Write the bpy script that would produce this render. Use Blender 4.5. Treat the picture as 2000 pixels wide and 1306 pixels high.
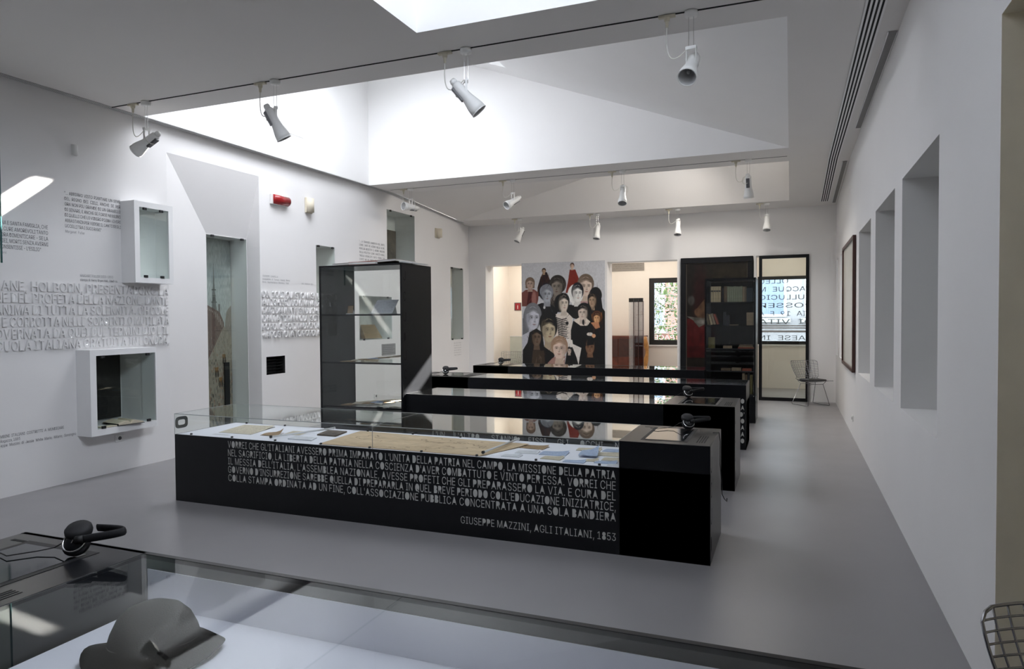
import bpy, bmesh, math, random
import numpy as np
from mathutils import Vector, Matrix
random.seed(7); rng = np.random.default_rng(7)
S = bpy.context.scene
COL = S.collection
for o in list(bpy.data.objects): bpy.data.objects.remove(o)
PI = math.pi

# ------------------------------------------------------------------ camera
cam = bpy.data.cameras.new('camera'); camo = bpy.data.objects.new('camera', cam); COL.objects.link(camo)
cam.sensor_width = 36; cam.lens = 1356.4 / 2000 * 36; cam.clip_start = 0.02; cam.clip_end = 200
def cam_axes(yaw, pitch, roll):
    f0 = Vector((-math.sin(yaw), math.cos(yaw), 0)); r0 = Vector((math.cos(yaw), math.sin(yaw), 0)); u0 = Vector((0, 0, 1))
    f = f0 * math.cos(pitch) + u0 * math.sin(pitch); u = u0 * math.cos(pitch) - f0 * math.sin(pitch)
    r = r0 * math.cos(roll) + u * math.sin(roll); u2 = u * math.cos(roll) - r0 * math.sin(roll)
    return r, u2, f
_r, _u, _f = cam_axes(.38151, -.025929, -.0067586)
camo.matrix_world = Matrix(((_r.x, _u.x, -_f.x, 0), (_r.y, _u.y, -_f.y, 0), (_r.z, _u.z, -_f.z, 1.585), (0, 0, 0, 1)))
S.camera = camo

# ------------------------------------------------------------------ world, sun, daylight through the roof glazing, exposure
S.view_settings.view_transform = 'Standard'; S.view_settings.look = 'None'
S.view_settings.gamma = 1; S.view_settings.use_curve_mapping = False
S.view_settings.exposure = 0.0
S.cycles.use_denoising = True
S.cycles.max_bounces = 12; S.cycles.diffuse_bounces = 6; S.cycles.glossy_bounces = 6
S.cycles.transparent_max_bounces = 40; S.cycles.transmission_bounces = 8
S.cycles.caustics_reflective = False; S.cycles.caustics_refractive = False
S.cycles.sample_clamp_indirect = 6
W = bpy.data.worlds.new('sky'); S.world = W; W.use_nodes = True
bg = W.node_tree.nodes['Background']; bg.inputs[0].default_value = (.80, .90, 1, 1); bg.inputs[1].default_value = 9
SUN_D = Vector((-1, -3, -2.05)).normalized()
sl = bpy.data.lights.new('sun', 'SUN'); sl.energy = 160; sl.angle = math.radians(.5); sl.color = (1, .96, .9)
so = bpy.data.objects.new('sun', sl); COL.objects.link(so); so.rotation_euler = SUN_D.to_track_quat('-Z', 'Y').to_euler(); so.location = (20, 30, 25)
def area(name, centre, ux, uy, power, col, aim=None, spread=180):
    l = bpy.data.lights.new(name, 'AREA'); l.shape = 'RECTANGLE'; l.size = Vector(ux).length; l.size_y = Vector(uy).length
    l.energy = power; l.color = col; l.spread = math.radians(spread)
    o = bpy.data.objects.new(name, l); COL.objects.link(o)
    x = Vector(ux).normalized(); y = Vector(uy).normalized(); z = x.cross(y)
    if z.z < 0: y = -y; z = -z
    if aim: z = -Vector(aim).normalized(); y = z.cross(x).normalized(); x = y.cross(z)
    o.matrix_world = Matrix(((x.x, y.x, z.x, centre[0]), (x.y, y.y, z.y, centre[1]), (x.z, y.z, z.z, centre[2]), (0, 0, 0, 1)))
    return o
K = .373                                                            # pitch of the roof slopes
area('skylight_daylight', (-4.6, 7.0, 3.74 + K * 4.57 - .12), (-2.3, 0, 2.3 * K), (0, 2.7, 0), 225, (.90, .93, 1), (.10, .12, -1), 168)
area('skylight_daylight', (-1.0, 11.5, 4.55), (1.4, 0, .28), (0, 1.0, 0), 150, (1, .94, .87), (-.40, -.15, -.85), 150)
area('skylight_daylight', (-.06, 2.6, 4.22), (0, 3.5, 0), (0, 0, .75), 160, (.83, .89, 1), (-1, .12, -.30), 150)
for _x, _w, _p in ((-5.4, 1.6, 26), (-2.8, 1.8, 22), (-.2, 1.2, 9)):         # added fill lamps under the closed ceiling, brighten the rear rooms
    area('rear_fill_lamp', (_x, 15.0, 3.06), (_w, 0, 0), (0, 1.2, 0), _p, (1, .93, .83))
for _x, _w in ((-2.46, 1.1), (-4.6, 1.2), (-.1, 1.1)):                # the windows guide the sampling of the sky
    _p = area('window_portal', (_x, 16.2, 1.68), (-_w, 0, 0), (0, 0, 1.5), 1, (1, 1, 1))
    _p.data.cycles.is_portal = True; _p.rotation_euler = (math.radians(-90), 0, 0)

# ------------------------------------------------------------------ materials
MATS = {}
def nodes(name):
    m = bpy.data.materials.new(name); m.use_nodes = True
    nt = m.node_tree; b = nt.nodes['Principled BSDF']; MATS[name] = m
    return m, nt, b
def mat(name, col, rough=.6, metal=0, var=.04, scale=6, bump=0, bscale=80, spec=.5):
    if name in MATS: return MATS[name]
    m, nt, b = nodes(name)
    b.inputs['Roughness'].default_value = rough; b.inputs['Metallic'].default_value = metal
    b.inputs['Specular IOR Level'].default_value = spec
    tc = nt.nodes.new('ShaderNodeTexCoord'); n = nt.nodes.new('ShaderNodeTexNoise'); n.inputs['Scale'].default_value = scale; n.inputs['Detail'].default_value = 4
    nt.links.new(tc.outputs['Object'], n.inputs['Vector'])
    r = nt.nodes.new('ShaderNodeValToRGB')
    r.color_ramp.elements[0].position = .3; r.color_ramp.elements[1].position = .7
    r.color_ramp.elements[0].color = [c * (1 - var) for c in col] + [1]; r.color_ramp.elements[1].color = [min(1, c * (1 + var)) for c in col] + [1]
    nt.links.new(n.outputs['Fac'], r.inputs['Fac']); nt.links.new(r.outputs['Color'], b.inputs['Base Color'])
    if bump:
        n2 = nt.nodes.new('ShaderNodeTexNoise'); n2.inputs['Scale'].default_value = bscale; nt.links.new(tc.outputs['Object'], n2.inputs['Vector'])
        bp = nt.nodes.new('ShaderNodeBump'); bp.inputs['Strength'].default_value = bump; bp.inputs['Distance'].default_value = .01
        nt.links.new(n2.outputs['Fac'], bp.inputs['Height']); nt.links.new(bp.outputs['Normal'], b.inputs['Normal'])
    return m
def glass(name, tint=(1, 1, 1), ior=1.45, gain=1.0, rough=0.0):
    m, nt, b = nodes(name); nt.nodes.remove(b); out = nt.nodes['Material Output']
    t = nt.nodes.new('ShaderNodeBsdfTransparent'); t.inputs[0].default_value = (*tint, 1)
    g = nt.nodes.new('ShaderNodeBsdfGlossy'); g.inputs['Roughness'].default_value = rough; g.inputs[0].default_value = (.95, .97, .96, 1)
    f0 = ((ior - 1) / (ior + 1)) ** 2
    lw = nt.nodes.new('ShaderNodeLayerWeight'); lw.inputs[0].default_value = .5      # Schlick reflection, the same from both faces of the pane
    pw = nt.nodes.new('ShaderNodeMath'); pw.operation = 'POWER'; pw.inputs[1].default_value = 5; nt.links.new(lw.outputs['Facing'], pw.inputs[0])
    mu = nt.nodes.new('ShaderNodeMath'); mu.operation = 'MULTIPLY_ADD'; mu.inputs[1].default_value = (1 - f0) * gain; mu.inputs[2].default_value = f0 * gain; mu.use_clamp = True
    nt.links.new(pw.outputs[0], mu.inputs[0])
    mx = nt.nodes.new('ShaderNodeMixShader')
    nt.links.new(mu.outputs[0], mx.inputs[0])
    nt.links.new(t.outputs[0], mx.inputs[1]); nt.links.new(g.outputs[0], mx.inputs[2]); nt.links.new(mx.outputs[0], out.inputs[0])
    return m
def opal(name, share=.03):
    m, nt, b = nodes(name); nt.nodes.remove(b); out = nt.nodes['Material Output']
    d = nt.nodes.new('ShaderNodeBsdfDiffuse'); d.inputs[0].default_value = (.85, .87, .88, 1)
    t = nt.nodes.new('ShaderNodeBsdfTranslucent'); t.inputs[0].default_value = (.3, .31, .32, 1)
    mx = nt.nodes.new('ShaderNodeMixShader'); mx.inputs[0].default_value = share
    nt.links.new(d.outputs[0], mx.inputs[1]); nt.links.new(t.outputs[0], mx.inputs[2]); nt.links.new(mx.outputs[0], out.inputs[0])
    return m
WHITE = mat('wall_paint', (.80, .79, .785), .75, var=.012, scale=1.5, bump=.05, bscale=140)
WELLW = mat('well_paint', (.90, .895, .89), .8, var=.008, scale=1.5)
CEIL = mat('ceiling_paint', (.80, .78, .76), .85, var=.01, scale=1.2)
CREAM = mat('cream_paint', (.86, .81, .75), .8, var=.01)
JAMB = mat('alcove_paint', (.82, .76, .62), .8, var=.04)
BLIND = mat('niche_blind', (.42, .43, .40), .8, var=.02)
FLOOR, nt, b = nodes('resin_floor')
tc = nt.nodes.new('ShaderNodeTexCoord'); n1 = nt.nodes.new('ShaderNodeTexNoise'); n1.inputs['Scale'].default_value = .8; n1.inputs['Detail'].default_value = 6
nt.links.new(tc.outputs['Object'], n1.inputs['Vector'])
rr = nt.nodes.new('ShaderNodeValToRGB'); rr.color_ramp.elements[0].position = .3; rr.color_ramp.elements[1].position = .75
rr.color_ramp.elements[0].color = (.235, .228, .232, 1); rr.color_ramp.elements[1].color = (.262, .256, .262, 1)
nt.links.new(n1.outputs['Fac'], rr.inputs['Fac']); nt.links.new(rr.outputs['Color'], b.inputs['Base Color'])
n2 = nt.nodes.new('ShaderNodeTexNoise'); n2.inputs['Scale'].default_value = 3; n2.inputs['Detail'].default_value = 5; nt.links.new(tc.outputs['Object'], n2.inputs['Vector'])
mr = nt.nodes.new('ShaderNodeMapRange'); mr.inputs['To Min'].default_value = .26; mr.inputs['To Max'].default_value = .36
nt.links.new(n2.outputs['Fac'], mr.inputs['Value']); nt.links.new(mr.outputs['Result'], b.inputs['Roughness'])
b.inputs['Specular IOR Level'].default_value = .45
BLACK = mat('black_steel', (.0075, .008, .0095), .30, var=.1, scale=20, spec=.28)
BLACKM = mat('black_matt', (.012, .012, .013), .6)
BLACKG = mat('screen_glass_black', (.008, .009, .010), .05, spec=.6)
LETTER = mat('cut_letter_light', (.48, .48, .46), .7)
INK = mat('letter_ink', (.13, .13, .14), .8)
INKL = mat('letter_ink_pale', (.38, .38, .39), .8)
BED = mat('display_bed', (.80, .80, .86), .7, var=.01)
LAMP = mat('lamp_white', (.86, .86, .84), .35, var=.01)
CORDW = mat('cord_white', (.72, .71, .66), .5)
PLUG = mat('plug_ivory', (.62, .58, .46), .5)
GREYB = mat('gear_grey', (.11, .11, .115), .4)
SILVER = mat('silver', (.70, .70, .70), .22, metal=1)
CHROME = mat('chrome_wire', (.36, .36, .38), .22, metal=1)
DARKSLOT = mat('slot_dark', (.012, .012, .012), .9)
GREYVENT = mat('vent_grey', (.27, .265, .26), .8)
REDL = mat('red_lens', (.30, .012, .014), .2)
IVORY = mat('ivory_plastic', (.66, .60, .48), .5)
PWHITE = mat('white_plastic', (.78, .78, .76), .4)
FRAMEW = mat('white_lacquer', (.86, .86, .86), .35, var=.01)
RUBBER = mat('seat_black', (.012, .012, .013), .55)
EARPAD = mat('ear_pad', (.008, .008, .010), .7)
BROWNF = mat('mahogany_frame', (.055, .018, .014), .4, var=.2, scale=12)
MAHOG = mat('mahogany', (.13, .030, .016), .25, var=.35, scale=5)
GOLDW = mat('gilt_wood', (.50, .24, .07), .4, var=.3, scale=9)
FELT = mat('felt_brown', (.014, .012, .010), .95, var=.2, scale=14, bump=.15, bscale=220, spec=.1)
GLASS = glass('clear_glass', (.985, .995, .99))
GLASSL = glass('lid_glass', (.955, .97, .97), 1.52, 1.25)
GLASSN = glass('near_lid_glass', (.965, .975, .975), 1.5, .5)
GLASSG = glass('niche_glass', (.94, .97, .955), 1.45)
GLASSW = glass('window_glass', (.97, .98, .98))
GEDGE = mat('polished_glass_edge', (.42, .45, .44), .15)
OPAL = opal('opal_glazing'); OPALW = opal('sun_diffuser', .12)

# ------------------------------------------------------------------ mesh builder
class MB:
    def __init__(s): s.bm = bmesh.new(); s.uv = None
    def poly(s, pts, uv=None):
        f = s.bm.faces.new([s.bm.verts.new(p) for p in pts])
        if uv:
            s.uv = s.uv or s.bm.loops.layers.uv.new('UVMap')
            for l, t in zip(f.loops, uv): l[s.uv].uv = t
        return s
    def box(s, x0, x1, y0, y1, z0, z1):
        v = [s.bm.verts.new(p) for p in ((x0, y0, z0), (x1, y0, z0), (x1, y1, z0), (x0, y1, z0), (x0, y0, z1), (x1, y0, z1), (x1, y1, z1), (x0, y1, z1))]
        for i in ((3, 2, 1, 0), (4, 5, 6, 7), (0, 1, 5, 4), (1, 2, 6, 5), (2, 3, 7, 6), (3, 0, 4, 7)): s.bm.faces.new([v[k] for k in i])
        return s
    def obox(s, c, ax, ay, az):
        c = Vector(c); ax, ay, az = Vector(ax), Vector(ay), Vector(az)
        v = [s.bm.verts.new(c + ax * a + ay * b_ + az * d) for d in (-.5, .5) for a, b_ in ((-.5, -.5), (.5, -.5), (.5, .5), (-.5, .5))]
        for i in ((3, 2, 1, 0), (4, 5, 6, 7), (0, 1, 5, 4), (1, 2, 6, 5), (2, 3, 7, 6), (3, 0, 4, 7)): s.bm.faces.new([v[k] for k in i])
        return s
    def prism(s, pts, z0, z1):
        a = [s.bm.verts.new((x, y, z0)) for x, y in pts]; b_ = [s.bm.verts.new((x, y, z1)) for x, y in pts]; n = len(pts)
        s.bm.faces.new(a[::-1]); s.bm.faces.new(b_)
        for i in range(n): s.bm.faces.new((a[i], a[(i + 1) % n], b_[(i + 1) % n], b_[i]))
        return s
    def tube(s, pts, r, seg=6, closed=False, flat=None):
        pts = [Vector(p) for p in pts]; n = len(pts); rings = []; up = None
        for i, p in enumerate(pts):
            a = pts[(i - 1) % n] if (closed or i) else p; c = pts[(i + 1) % n] if (closed or i < n - 1) else p
            t = (c - a).normalized()
            if up is None:
                up = Vector((0, 0, 1)) if abs(t.z) < .9 else Vector((1, 0, 0))
            x = t.cross(up).normalized(); y = x.cross(t).normalized(); up = y
            rad = r[i] if isinstance(r, (list, tuple)) else r
            fx, fy = flat or (1, 1)
            rings.append([s.bm.verts.new(p + (x * math.cos(2 * PI * k / seg) * fx + y * math.sin(2 * PI * k / seg) * fy) * rad) for k in range(seg)])
        for i in range(n if closed else n - 1):
            A, B = rings[i], rings[(i + 1) % n]
            for k in range(seg): s.bm.faces.new((A[k], A[(k + 1) % seg], B[(k + 1) % seg], B[k]))
        if not closed: s.bm.faces.new(rings[0][::-1]); s.bm.faces.new(rings[-1])
        return s
    def lathe(s, prof, o=(0, 0, 0), axis=(0, 0, 1), seg=20, sx=1.0, sy=1.0):
        o = Vector(o); a = Vector(axis).normalized(); h = Vector((0, 0, 1)) if abs(a.z) < .9 else Vector((1, 0, 0))
        x = a.cross(h).normalized(); y = a.cross(x)
        rings = []
        for r, t in prof:
            if r < 1e-6: rings.append([s.bm.verts.new(o + a * t)])
            else: rings.append([s.bm.verts.new(o + a * t + (x * math.cos(2 * PI * k / seg) * sx + y * math.sin(2 * PI * k / seg) * sy) * r) for k in range(seg)])
        for A, B in zip(rings, rings[1:]):
            for k in range(seg):
                q = [A[k % len(A)], A[(k + 1) % len(A)], B[(k + 1) % len(B)], B[k % len(B)]]
                q = list(dict.fromkeys(q))
                if len(q) > 2: s.bm.faces.new(q)
        return s
    def done(s, name, m, parent=None, smooth=False, bevel=0, loc=None):
        bmesh.ops.remove_doubles(s.bm, verts=s.bm.verts, dist=1e-6)
        if not s.uv: bmesh.ops.recalc_face_normals(s.bm, faces=s.bm.faces)
        if bevel: bmesh.ops.bevel(s.bm, geom=s.bm.edges[:], offset=bevel, segments=1, affect='EDGES')
        me = bpy.data.meshes.new(name)
        s.bm.to_mesh(me); s.bm.free()
        return link(name, me, m, parent, smooth, loc)
def origin_of(o):
    v = Vector((0, 0, 0))
    while o: v = v + o.location; o = o.parent
    return v
def link(name, me, m, parent=None, smooth=False, loc=None):
    if m and not me.materials: me.materials.append(m)
    if smooth:
        for p in me.polygons: p.use_smooth = True
    o = bpy.data.objects.new(name, me); COL.objects.link(o)
    if loc is not None:
        me.transform(Matrix.Translation(-Vector(loc))); o.location = loc
    if parent:
        if loc is None: me.transform(Matrix.Translation(-origin_of(parent)))
        else: o.location = Vector(loc) - origin_of(parent)
        o.parent = parent
    return o
def tag(o, label, cat, group=None):
    o['label'] = label; o['category'] = cat
    if group: o['group'] = group
    return o
def thing(name, label, cat, loc=(0, 0, 0), group=None):
    o = bpy.data.objects.new(name, None); COL.objects.link(o); o.location = loc; o.empty_display_size = .1
    return tag(o, label, cat, group)
def struct(o): o['kind'] = 'structure'; return o
def copy_tree(o, parent=None):
    c = o.copy(); COL.objects.link(c)
    if parent: c.parent = parent
    for ch in o.children: copy_tree(ch, c)
    return c

# sheet of wall (or ceiling) with rectangular holes; f(u, v) -> point
def sheet(mb, f, us, vs, u0, u1, v0, v1, holes):
    U = sorted({u0, u1, *us, *[h[0] for h in holes], *[h[1] for h in holes]}); V = sorted({v0, v1, *vs, *[h[2] for h in holes], *[h[3] for h in holes]})
    U = [u for u in U if u0 <= u <= u1]; V = [v for v in V if v0 <= v <= v1]
    for a, b_ in zip(U, U[1:]):
        for c, d in zip(V, V[1:]):
            cu, cv = (a + b_) / 2, (c + d) / 2
            if any(h[0] < cu < h[1] and h[2] < cv < h[3] for h in holes): continue
            mb.poly([f(a, c), f(b_, c), f(b_, d), f(a, d)])
def reveal(mb, f, h, w0, w1, back=False, sides='lrbt'):
    u0, u1, v0, v1 = h
    if 'l' in sides: mb.poly([f(u0, v0, w0), f(u0, v1, w0), f(u0, v1, w1), f(u0, v0, w1)])
    if 'r' in sides: mb.poly([f(u1, v0, w0), f(u1, v1, w0), f(u1, v1, w1), f(u1, v0, w1)])
    if 'b' in sides: mb.poly([f(u0, v0, w0), f(u1, v0, w0), f(u1, v0, w1), f(u0, v0, w1)])
    if 't' in sides: mb.poly([f(u0, v1, w0), f(u1, v1, w0), f(u1, v1, w1), f(u0, v1, w1)])
    if back: mb.poly([f(u0, v0, w1), f(u1, v0, w1), f(u1, v1, w1), f(u0, v1, w1)])

XL, XR, YF, YB = -6.5, .755, 13.7, -4.0
def zc(y): return 3.74 if y <= 10.6 else 3.74 - .2 * (y - 10.6) / 3.1

# ------------------------------------------------------------------ floor, ceiling and the three roof wells
struct(MB().poly([(XL - .6, YB, 0), (XR + 2.2, YB, 0), (XR + 2.2, 16.0, 0), (XL - .6, 16.0, 0)]).done('floor', FLOOR))
SC = (-2.24, -2.0, 11.98, 12.27)
W1 = (-2.64, -.03, .5, 4.68); W2 = (-6.4, -.03, 5.46, 9.72); W3 = (-6.4, -.03, 10.56, 13.1)
mb = MB(); sheet(mb, lambda u, v: (u, v, zc(v)), [], [10.6], XL - .5, XR + 2.2, YB, YF + .45, [W1, W2, W3]); CE = struct(mb.done('ceiling', CEIL))
def well(h, rise, gl, panels, rake=0.0, K=K):
    """shed-shaped roof well over a ceiling opening; rise 'L' or 'R' is the high side; gl = glazed rectangle in its slope; rake leans the far face"""
    x0, x1, y0, y1 = h
    xl, xh = (x1, x0) if rise == 'L' else (x0, x1)
    def sz(x, y): return zc(y) + .0003 + K * abs(x - xl)
    m = MB(); ht = K * abs(xh - xl)
    m.poly([(xl, y1, zc(y1)), (xh, y1, zc(y1)), (xh, y1 - rake * ht, sz(xh, y1 - rake * ht) + .01), (xl, y1, sz(xl, y1) + .01)])
    m.poly([(xl, y0, zc(y0)), (xh, y0, zc(y0)), (xh, y0, sz(xh, y0)), (xl, y0, sz(xl, y0))])
    m.poly([(xh, y0, zc(y0)), (xh, y1, zc(y1)), (xh, y1, sz(xh, y1)), (xh, y0, sz(xh, y0))])
    m.poly([(xl, y0, zc(y0)), (xl, y1, zc(y1)), (xl, y1, sz(xl, y1)), (xl, y0, sz(xl, y0))])
    sheet(m, lambda u, v: (u, v, sz(u, v)), [], [10.6], min(x0, x1), max(x0, x1), y0, y1, [gl])
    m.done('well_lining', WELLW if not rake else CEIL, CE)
    for p in panels:
        q = MB(); a, b_, c, d = p
        q.poly([(a, c, sz(a, c)), (b_, c, sz(b_, c)), (b_, d, sz(b_, d)), (a, d, sz(a, d))]); q.done('opal_pane', OPAL, CE)
well(W2, 'L', (-6.2, -3.8, 5.7, 9.3), [(-6.2, -3.8, 5.7, 8.37), (-6.2, -5.147, 8.37, 8.545), (-4.5, -3.8, 8.37, 8.545), (-6.2, -3.8, 8.545, 9.3)])  # unseen opal panes, gap shaped to cast the sun patch on the left wall
well(W3, 'R', (-2.6, -.1, 10.8, 12.95), [(-2.6, -.1, 10.8, SC[2]), (-2.6, SC[0], SC[2], SC[3]), (SC[1], -.1, SC[2], SC[3]), (-2.6, -.1, SC[3], 12.95)], .75, .2)  # gap in these unseen panes shaped for the sun streak on the tall case
# nearest well: a plain box with a low clerestory on its window side
x0, x1, y0, y1 = W1; zt = 4.75; m_ = MB()
for p in ((x0, y0), (x1, y0)), ((x0, y1), (x1, y1)), ((x0, y0), (x0, y1)): m_.poly([(*p[0], 3.74), (*p[1], 3.74), (*p[1], zt), (*p[0], zt)])
m_.poly([(x0, y0, zt), (x1, y0, zt), (x1, y1, zt), (x0, y1, zt)]); sheet(m_, lambda u, v: (x1, u, v), [], [], y0, y1, 3.74, zt, [(.8, 4.4, 3.82, 4.64)])
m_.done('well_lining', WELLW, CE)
MB().poly([(x1 + .01, .8, 3.82), (x1 + .01, 4.4, 3.82), (x1 + .01, 4.4, 4.64), (x1 + .01, .8, 4.64)]).done('opal_pane', OPAL, CE)
MB().box(-6.404, -6.396, 7.45, 8.1, 4.12, 4.78).done('access_hatch', WHITE, CE)

# slot grilles, vents and light tracks in the ceiling
def grille(name, label, x0, x1, y0, y1, n, slotmat):
    t = thing(name, label, 'air grille', ((x0 + x1) / 2, (y0 + y1) / 2, 3.6))
    def strip(a, b_, dz, nm, m):
        q = MB(); ys = [y0] + ([10.6] if y0 < 10.6 < y1 else []) + [y1]
        for c, d in zip(ys, ys[1:]):
            q.poly([(a, c, zc(c) - dz), (b_, c, zc(c) - dz), (b_, d, zc(d) - dz), (a, d, zc(d) - dz)])
            for e in (a, b_): q.poly([(e, c, zc(c) - dz), (e, d, zc(d) - dz), (e, d, zc(d)), (e, c, zc(c))])
        q.done(nm, m, t)
    strip(x0, x1, .004, 'backing', DARKSLOT)
    w = (x1 - x0) / (2 * n + 1)
    for i in range(n + 1): strip(x0 + w * 2 * i, x0 + w * (2 * i + 1), .0048, 'bar', FRAMEW)
    return t
grille('air_grille', 'long white slot grille with four black slots beside the window niches', .475, .612, -1, 13.35, 4, DARKSLOT)
grille('air_grille', 'long narrow slot grille along the top of the lettered wall', -6.49, -6.405, -1, 13.3, 4, DARKSLOT)
for (a, b_, c, d), lb in (((.685, .748, 6.05, 9.0), 'long grey recessed ceiling vent above the first three window niches'), ((.67, .73, 10.8, 13.5), 'shorter grey ceiling vent near the far wall')):
    t = thing('ceiling_vent', lb, 'vent', ((a + b_) / 2, (c + d) / 2, zc(c)))
    q = MB(); q.poly([(a, c, zc(c) - .006), (b_, c, zc(c) - .006), (b_, d, zc(d) - .006), (a, d, zc(d) - .006)]); q.done('mesh_panel', GREYVENT, t)
    q = MB()
    for e in (a, b_): q.obox((e, (c + d) / 2, (zc(c) + zc(d)) / 2 - .008), (.006, 0, 0), (0, d - c, zc(d) - zc(c)), (0, 0, .012))
    q.done('vent_frame', FRAMEW, t)
for i, (y, a, b_) in enumerate(((5.1, -6.42, 0.4), (10.22, -6.3, -.05))):
    struct(MB().box(a, b_, y - .007, y + .007, 3.735, 3.742).done('trim_%d' % (i + 1), DARKSLOT if i == 0 else GREYVENT))

# ------------------------------------------------------------------ left wall
fL = lambda u, v, w=0: (XL - w, u, v)
RECESS = (5.83, 7.29, 0, 3.45)
NICHES = {'small': (8.46, 8.92, 1.81, 2.66), 'high': (10.41, 11.37, 2.55, 3.46), 'far': (12.82, 13.42, 1.11, 2.61), 'mid': (9.55, 10.55, 1.21, 1.94)}
BOX2H = (4.78, 5.47, .50, 1.23); VENT = (7.38, 7.75, .825, 1.066)
mb = MB(); sheet(mb, fL, [], [], YB, YF, 0, 3.74, [RECESS, *NICHES.values(), BOX2H, VENT])
a, c = 5.83, 7.29; rz = 2.64; rx = .22
TALL = (6.6, 7.285, .02, 2.63); n_ = TALL[0]                           # splayed recess: left and top facets lean in to the tall niche
mb.poly([fL(a, 3.45), fL(c, 3.45), fL(c, rz, rx), fL(n_, rz, rx)])
mb.poly([fL(a, 0), fL(a, 3.45), fL(n_, rz, rx), fL(n_, 0, rx)])
mb.poly([fL(c, 3.45), fL(c, rz, rx), fL(c, 0, rx), fL(c, 0)])
f2 = lambda u, v, w=0: fL(u, v, rx + w)
sheet(mb, f2, [], [], n_, c, 0, rz, [TALL]); reveal(mb, f2, TALL, 0, .29, True)
for k, h in NICHES.items(): reveal(mb, fL, h, 0, .42, True)
reveal(mb, fL, BOX2H, 0, .33, True)
WL = struct(mb.done('wall_left', WHITE))
q = MB(); reveal(q, fL, VENT, 0, .16, True); q.done('black_recess', DARKSLOT, WL)
q = MB()
for i in range(6): q.obox((XL - .06, 7.565, .845 + i * .042), (.05, 0, .012), (0, .365, 0), (0, 0, .004))
q.done('recess_slats', BLACKM, WL)
def pane(h, w, clips=True):
    u0, u1, v0, v1 = h
    p = MB().box(XL - w - .004, XL - w + .004, u0 + .004, u1 - .004, v0 + .004, v1 - .004).done('niche_glass', GLASSG, WL)
    if clips:
        for u in (u0 + .13 * (u1 - u0), u1 - .13 * (u1 - u0)):
            for v in (v0 + .012, v1 - .012): MB().box(XL - w + .004, XL - w + .02, u - .022, u + .022, v - .014, v + .014).done('glass_clip', BLACKM, p)
pane(TALL, rx)
for h in NICHES.values(): pane(h, .012)

# ------------------------------------------------------------------ right wall with window niches
fR = lambda u, v, w=0: (XR + w, u, v)
RN = [(4.44, 5.80, .89, 2.57), (6.19, 7.52, .885, 2.57), (7.94, 9.26, .88, 2.56), (9.68, 11.0, .88, 2.56), (11.42, 12.7, .875, 2.56), (13.15, 13.65, .87, 2.56)]
NEAR = (1.1, 3.23, 0, 2.74)
mb = MB(); sheet(mb, fR, [], [], YB, YF, 0, 3.74, RN + [NEAR])
for i, h in enumerate(RN): reveal(mb, fR, h, 0, .45)
WR = struct(mb.done('wall_right', WHITE))
for i, h in enumerate(RN):
    u0, u1, v0, v1 = h
    wn = struct(MB().box(XR + .40, XR + .45, u0, u1, v0, v0 + .06).box(XR + .40, XR + .45, u0, u1, v1 - .06, v1).box(XR + .40, XR + .45, u0, u0 + .06, v0, v1).box(XR + .40, XR + .45, u1 - .06, u1, v0, v1).done('window_%d' % (i + 1), BLACKM))
    MB().poly([fR(u0, v0, .43), fR(u1, v0, .43), fR(u1, v1, .43), fR(u0, v1, .43)]).done('blind_or_diffuser', BLIND if i < 4 else OPALW, wn)  # last two niches: unseen translucent sheets added to stop direct sun
mb = MB(); reveal(mb, fR, NEAR, 0, 1.4, True, 'lrt'); struct(mb.done('wall_alcove', JAMB))
struct(MB().poly([(XL - .5, YB, 0), (XR + 2.2, YB, 0), (XR + 2.2, YB, 3.8), (XL - .5, YB, 3.8)]).done('wall_near', WHITE))

# ------------------------------------------------------------------ far wall and the rooms behind it
fF = lambda u, v, w=0: (u, YF + w, v)
D1 = (-6.1, -5.27, 0, 2.68); D2 = (-3.43, -2.04, 0, 2.665); D3 = (-.60, .31, 0, 2.68)
mb = MB(); sheet(mb, fF, [], [], XL, XR, 0, 3.6, [D1, D2, D3])
for h in (D1, D2, D3): reveal(mb, fF, h, 0, .42, False, 'lrt')
struct(mb.done('wall_far', WHITE))
YO = 16.0
WA = (-3.02, -1.9, .914, 2.44); WB = (-.665, .45, .945, 2.41); WC = (-5.2, -4.0, .9, 2.44)  # WC is an added window, hidden behind the collage, to light the left room
fO = lambda u, v, w=0: (u, YO + w, v)
mb = MB(); sheet(mb, fO, [], [], XL, XR, 0, 3.2, [WA, WB, WC])
for h in (WA, WB, WC): reveal(mb, fO, h, 0, .3)
struct(mb.done('wall_rear', CREAM))
mb = MB(); sheet(mb, lambda u, v: (u, YF + .42, v), [], [], XL, XR, 0, 3.2, [D1, D2, D3]); struct(mb.done('wall_rear_inner', CREAM))
for x in (XL, XR): struct(MB().poly([(x, YF, 0), (x, YO, 0), (x, YO, 3.2), (x, YF, 3.2)]).done('wall_rear_side', CREAM))
struct(MB().poly([(XL, YF + .42, 3.1), (XR, YF + .42, 3.1), (XR, YO, 3.1), (XL, YO, 3.1)]).done('ceiling_rear', CREAM))
for x in (-1.3,): struct(MB().box(x - .05, x + .05, YF + .42, YO, 0, 3.1).done('wall_partition', CREAM))
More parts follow.
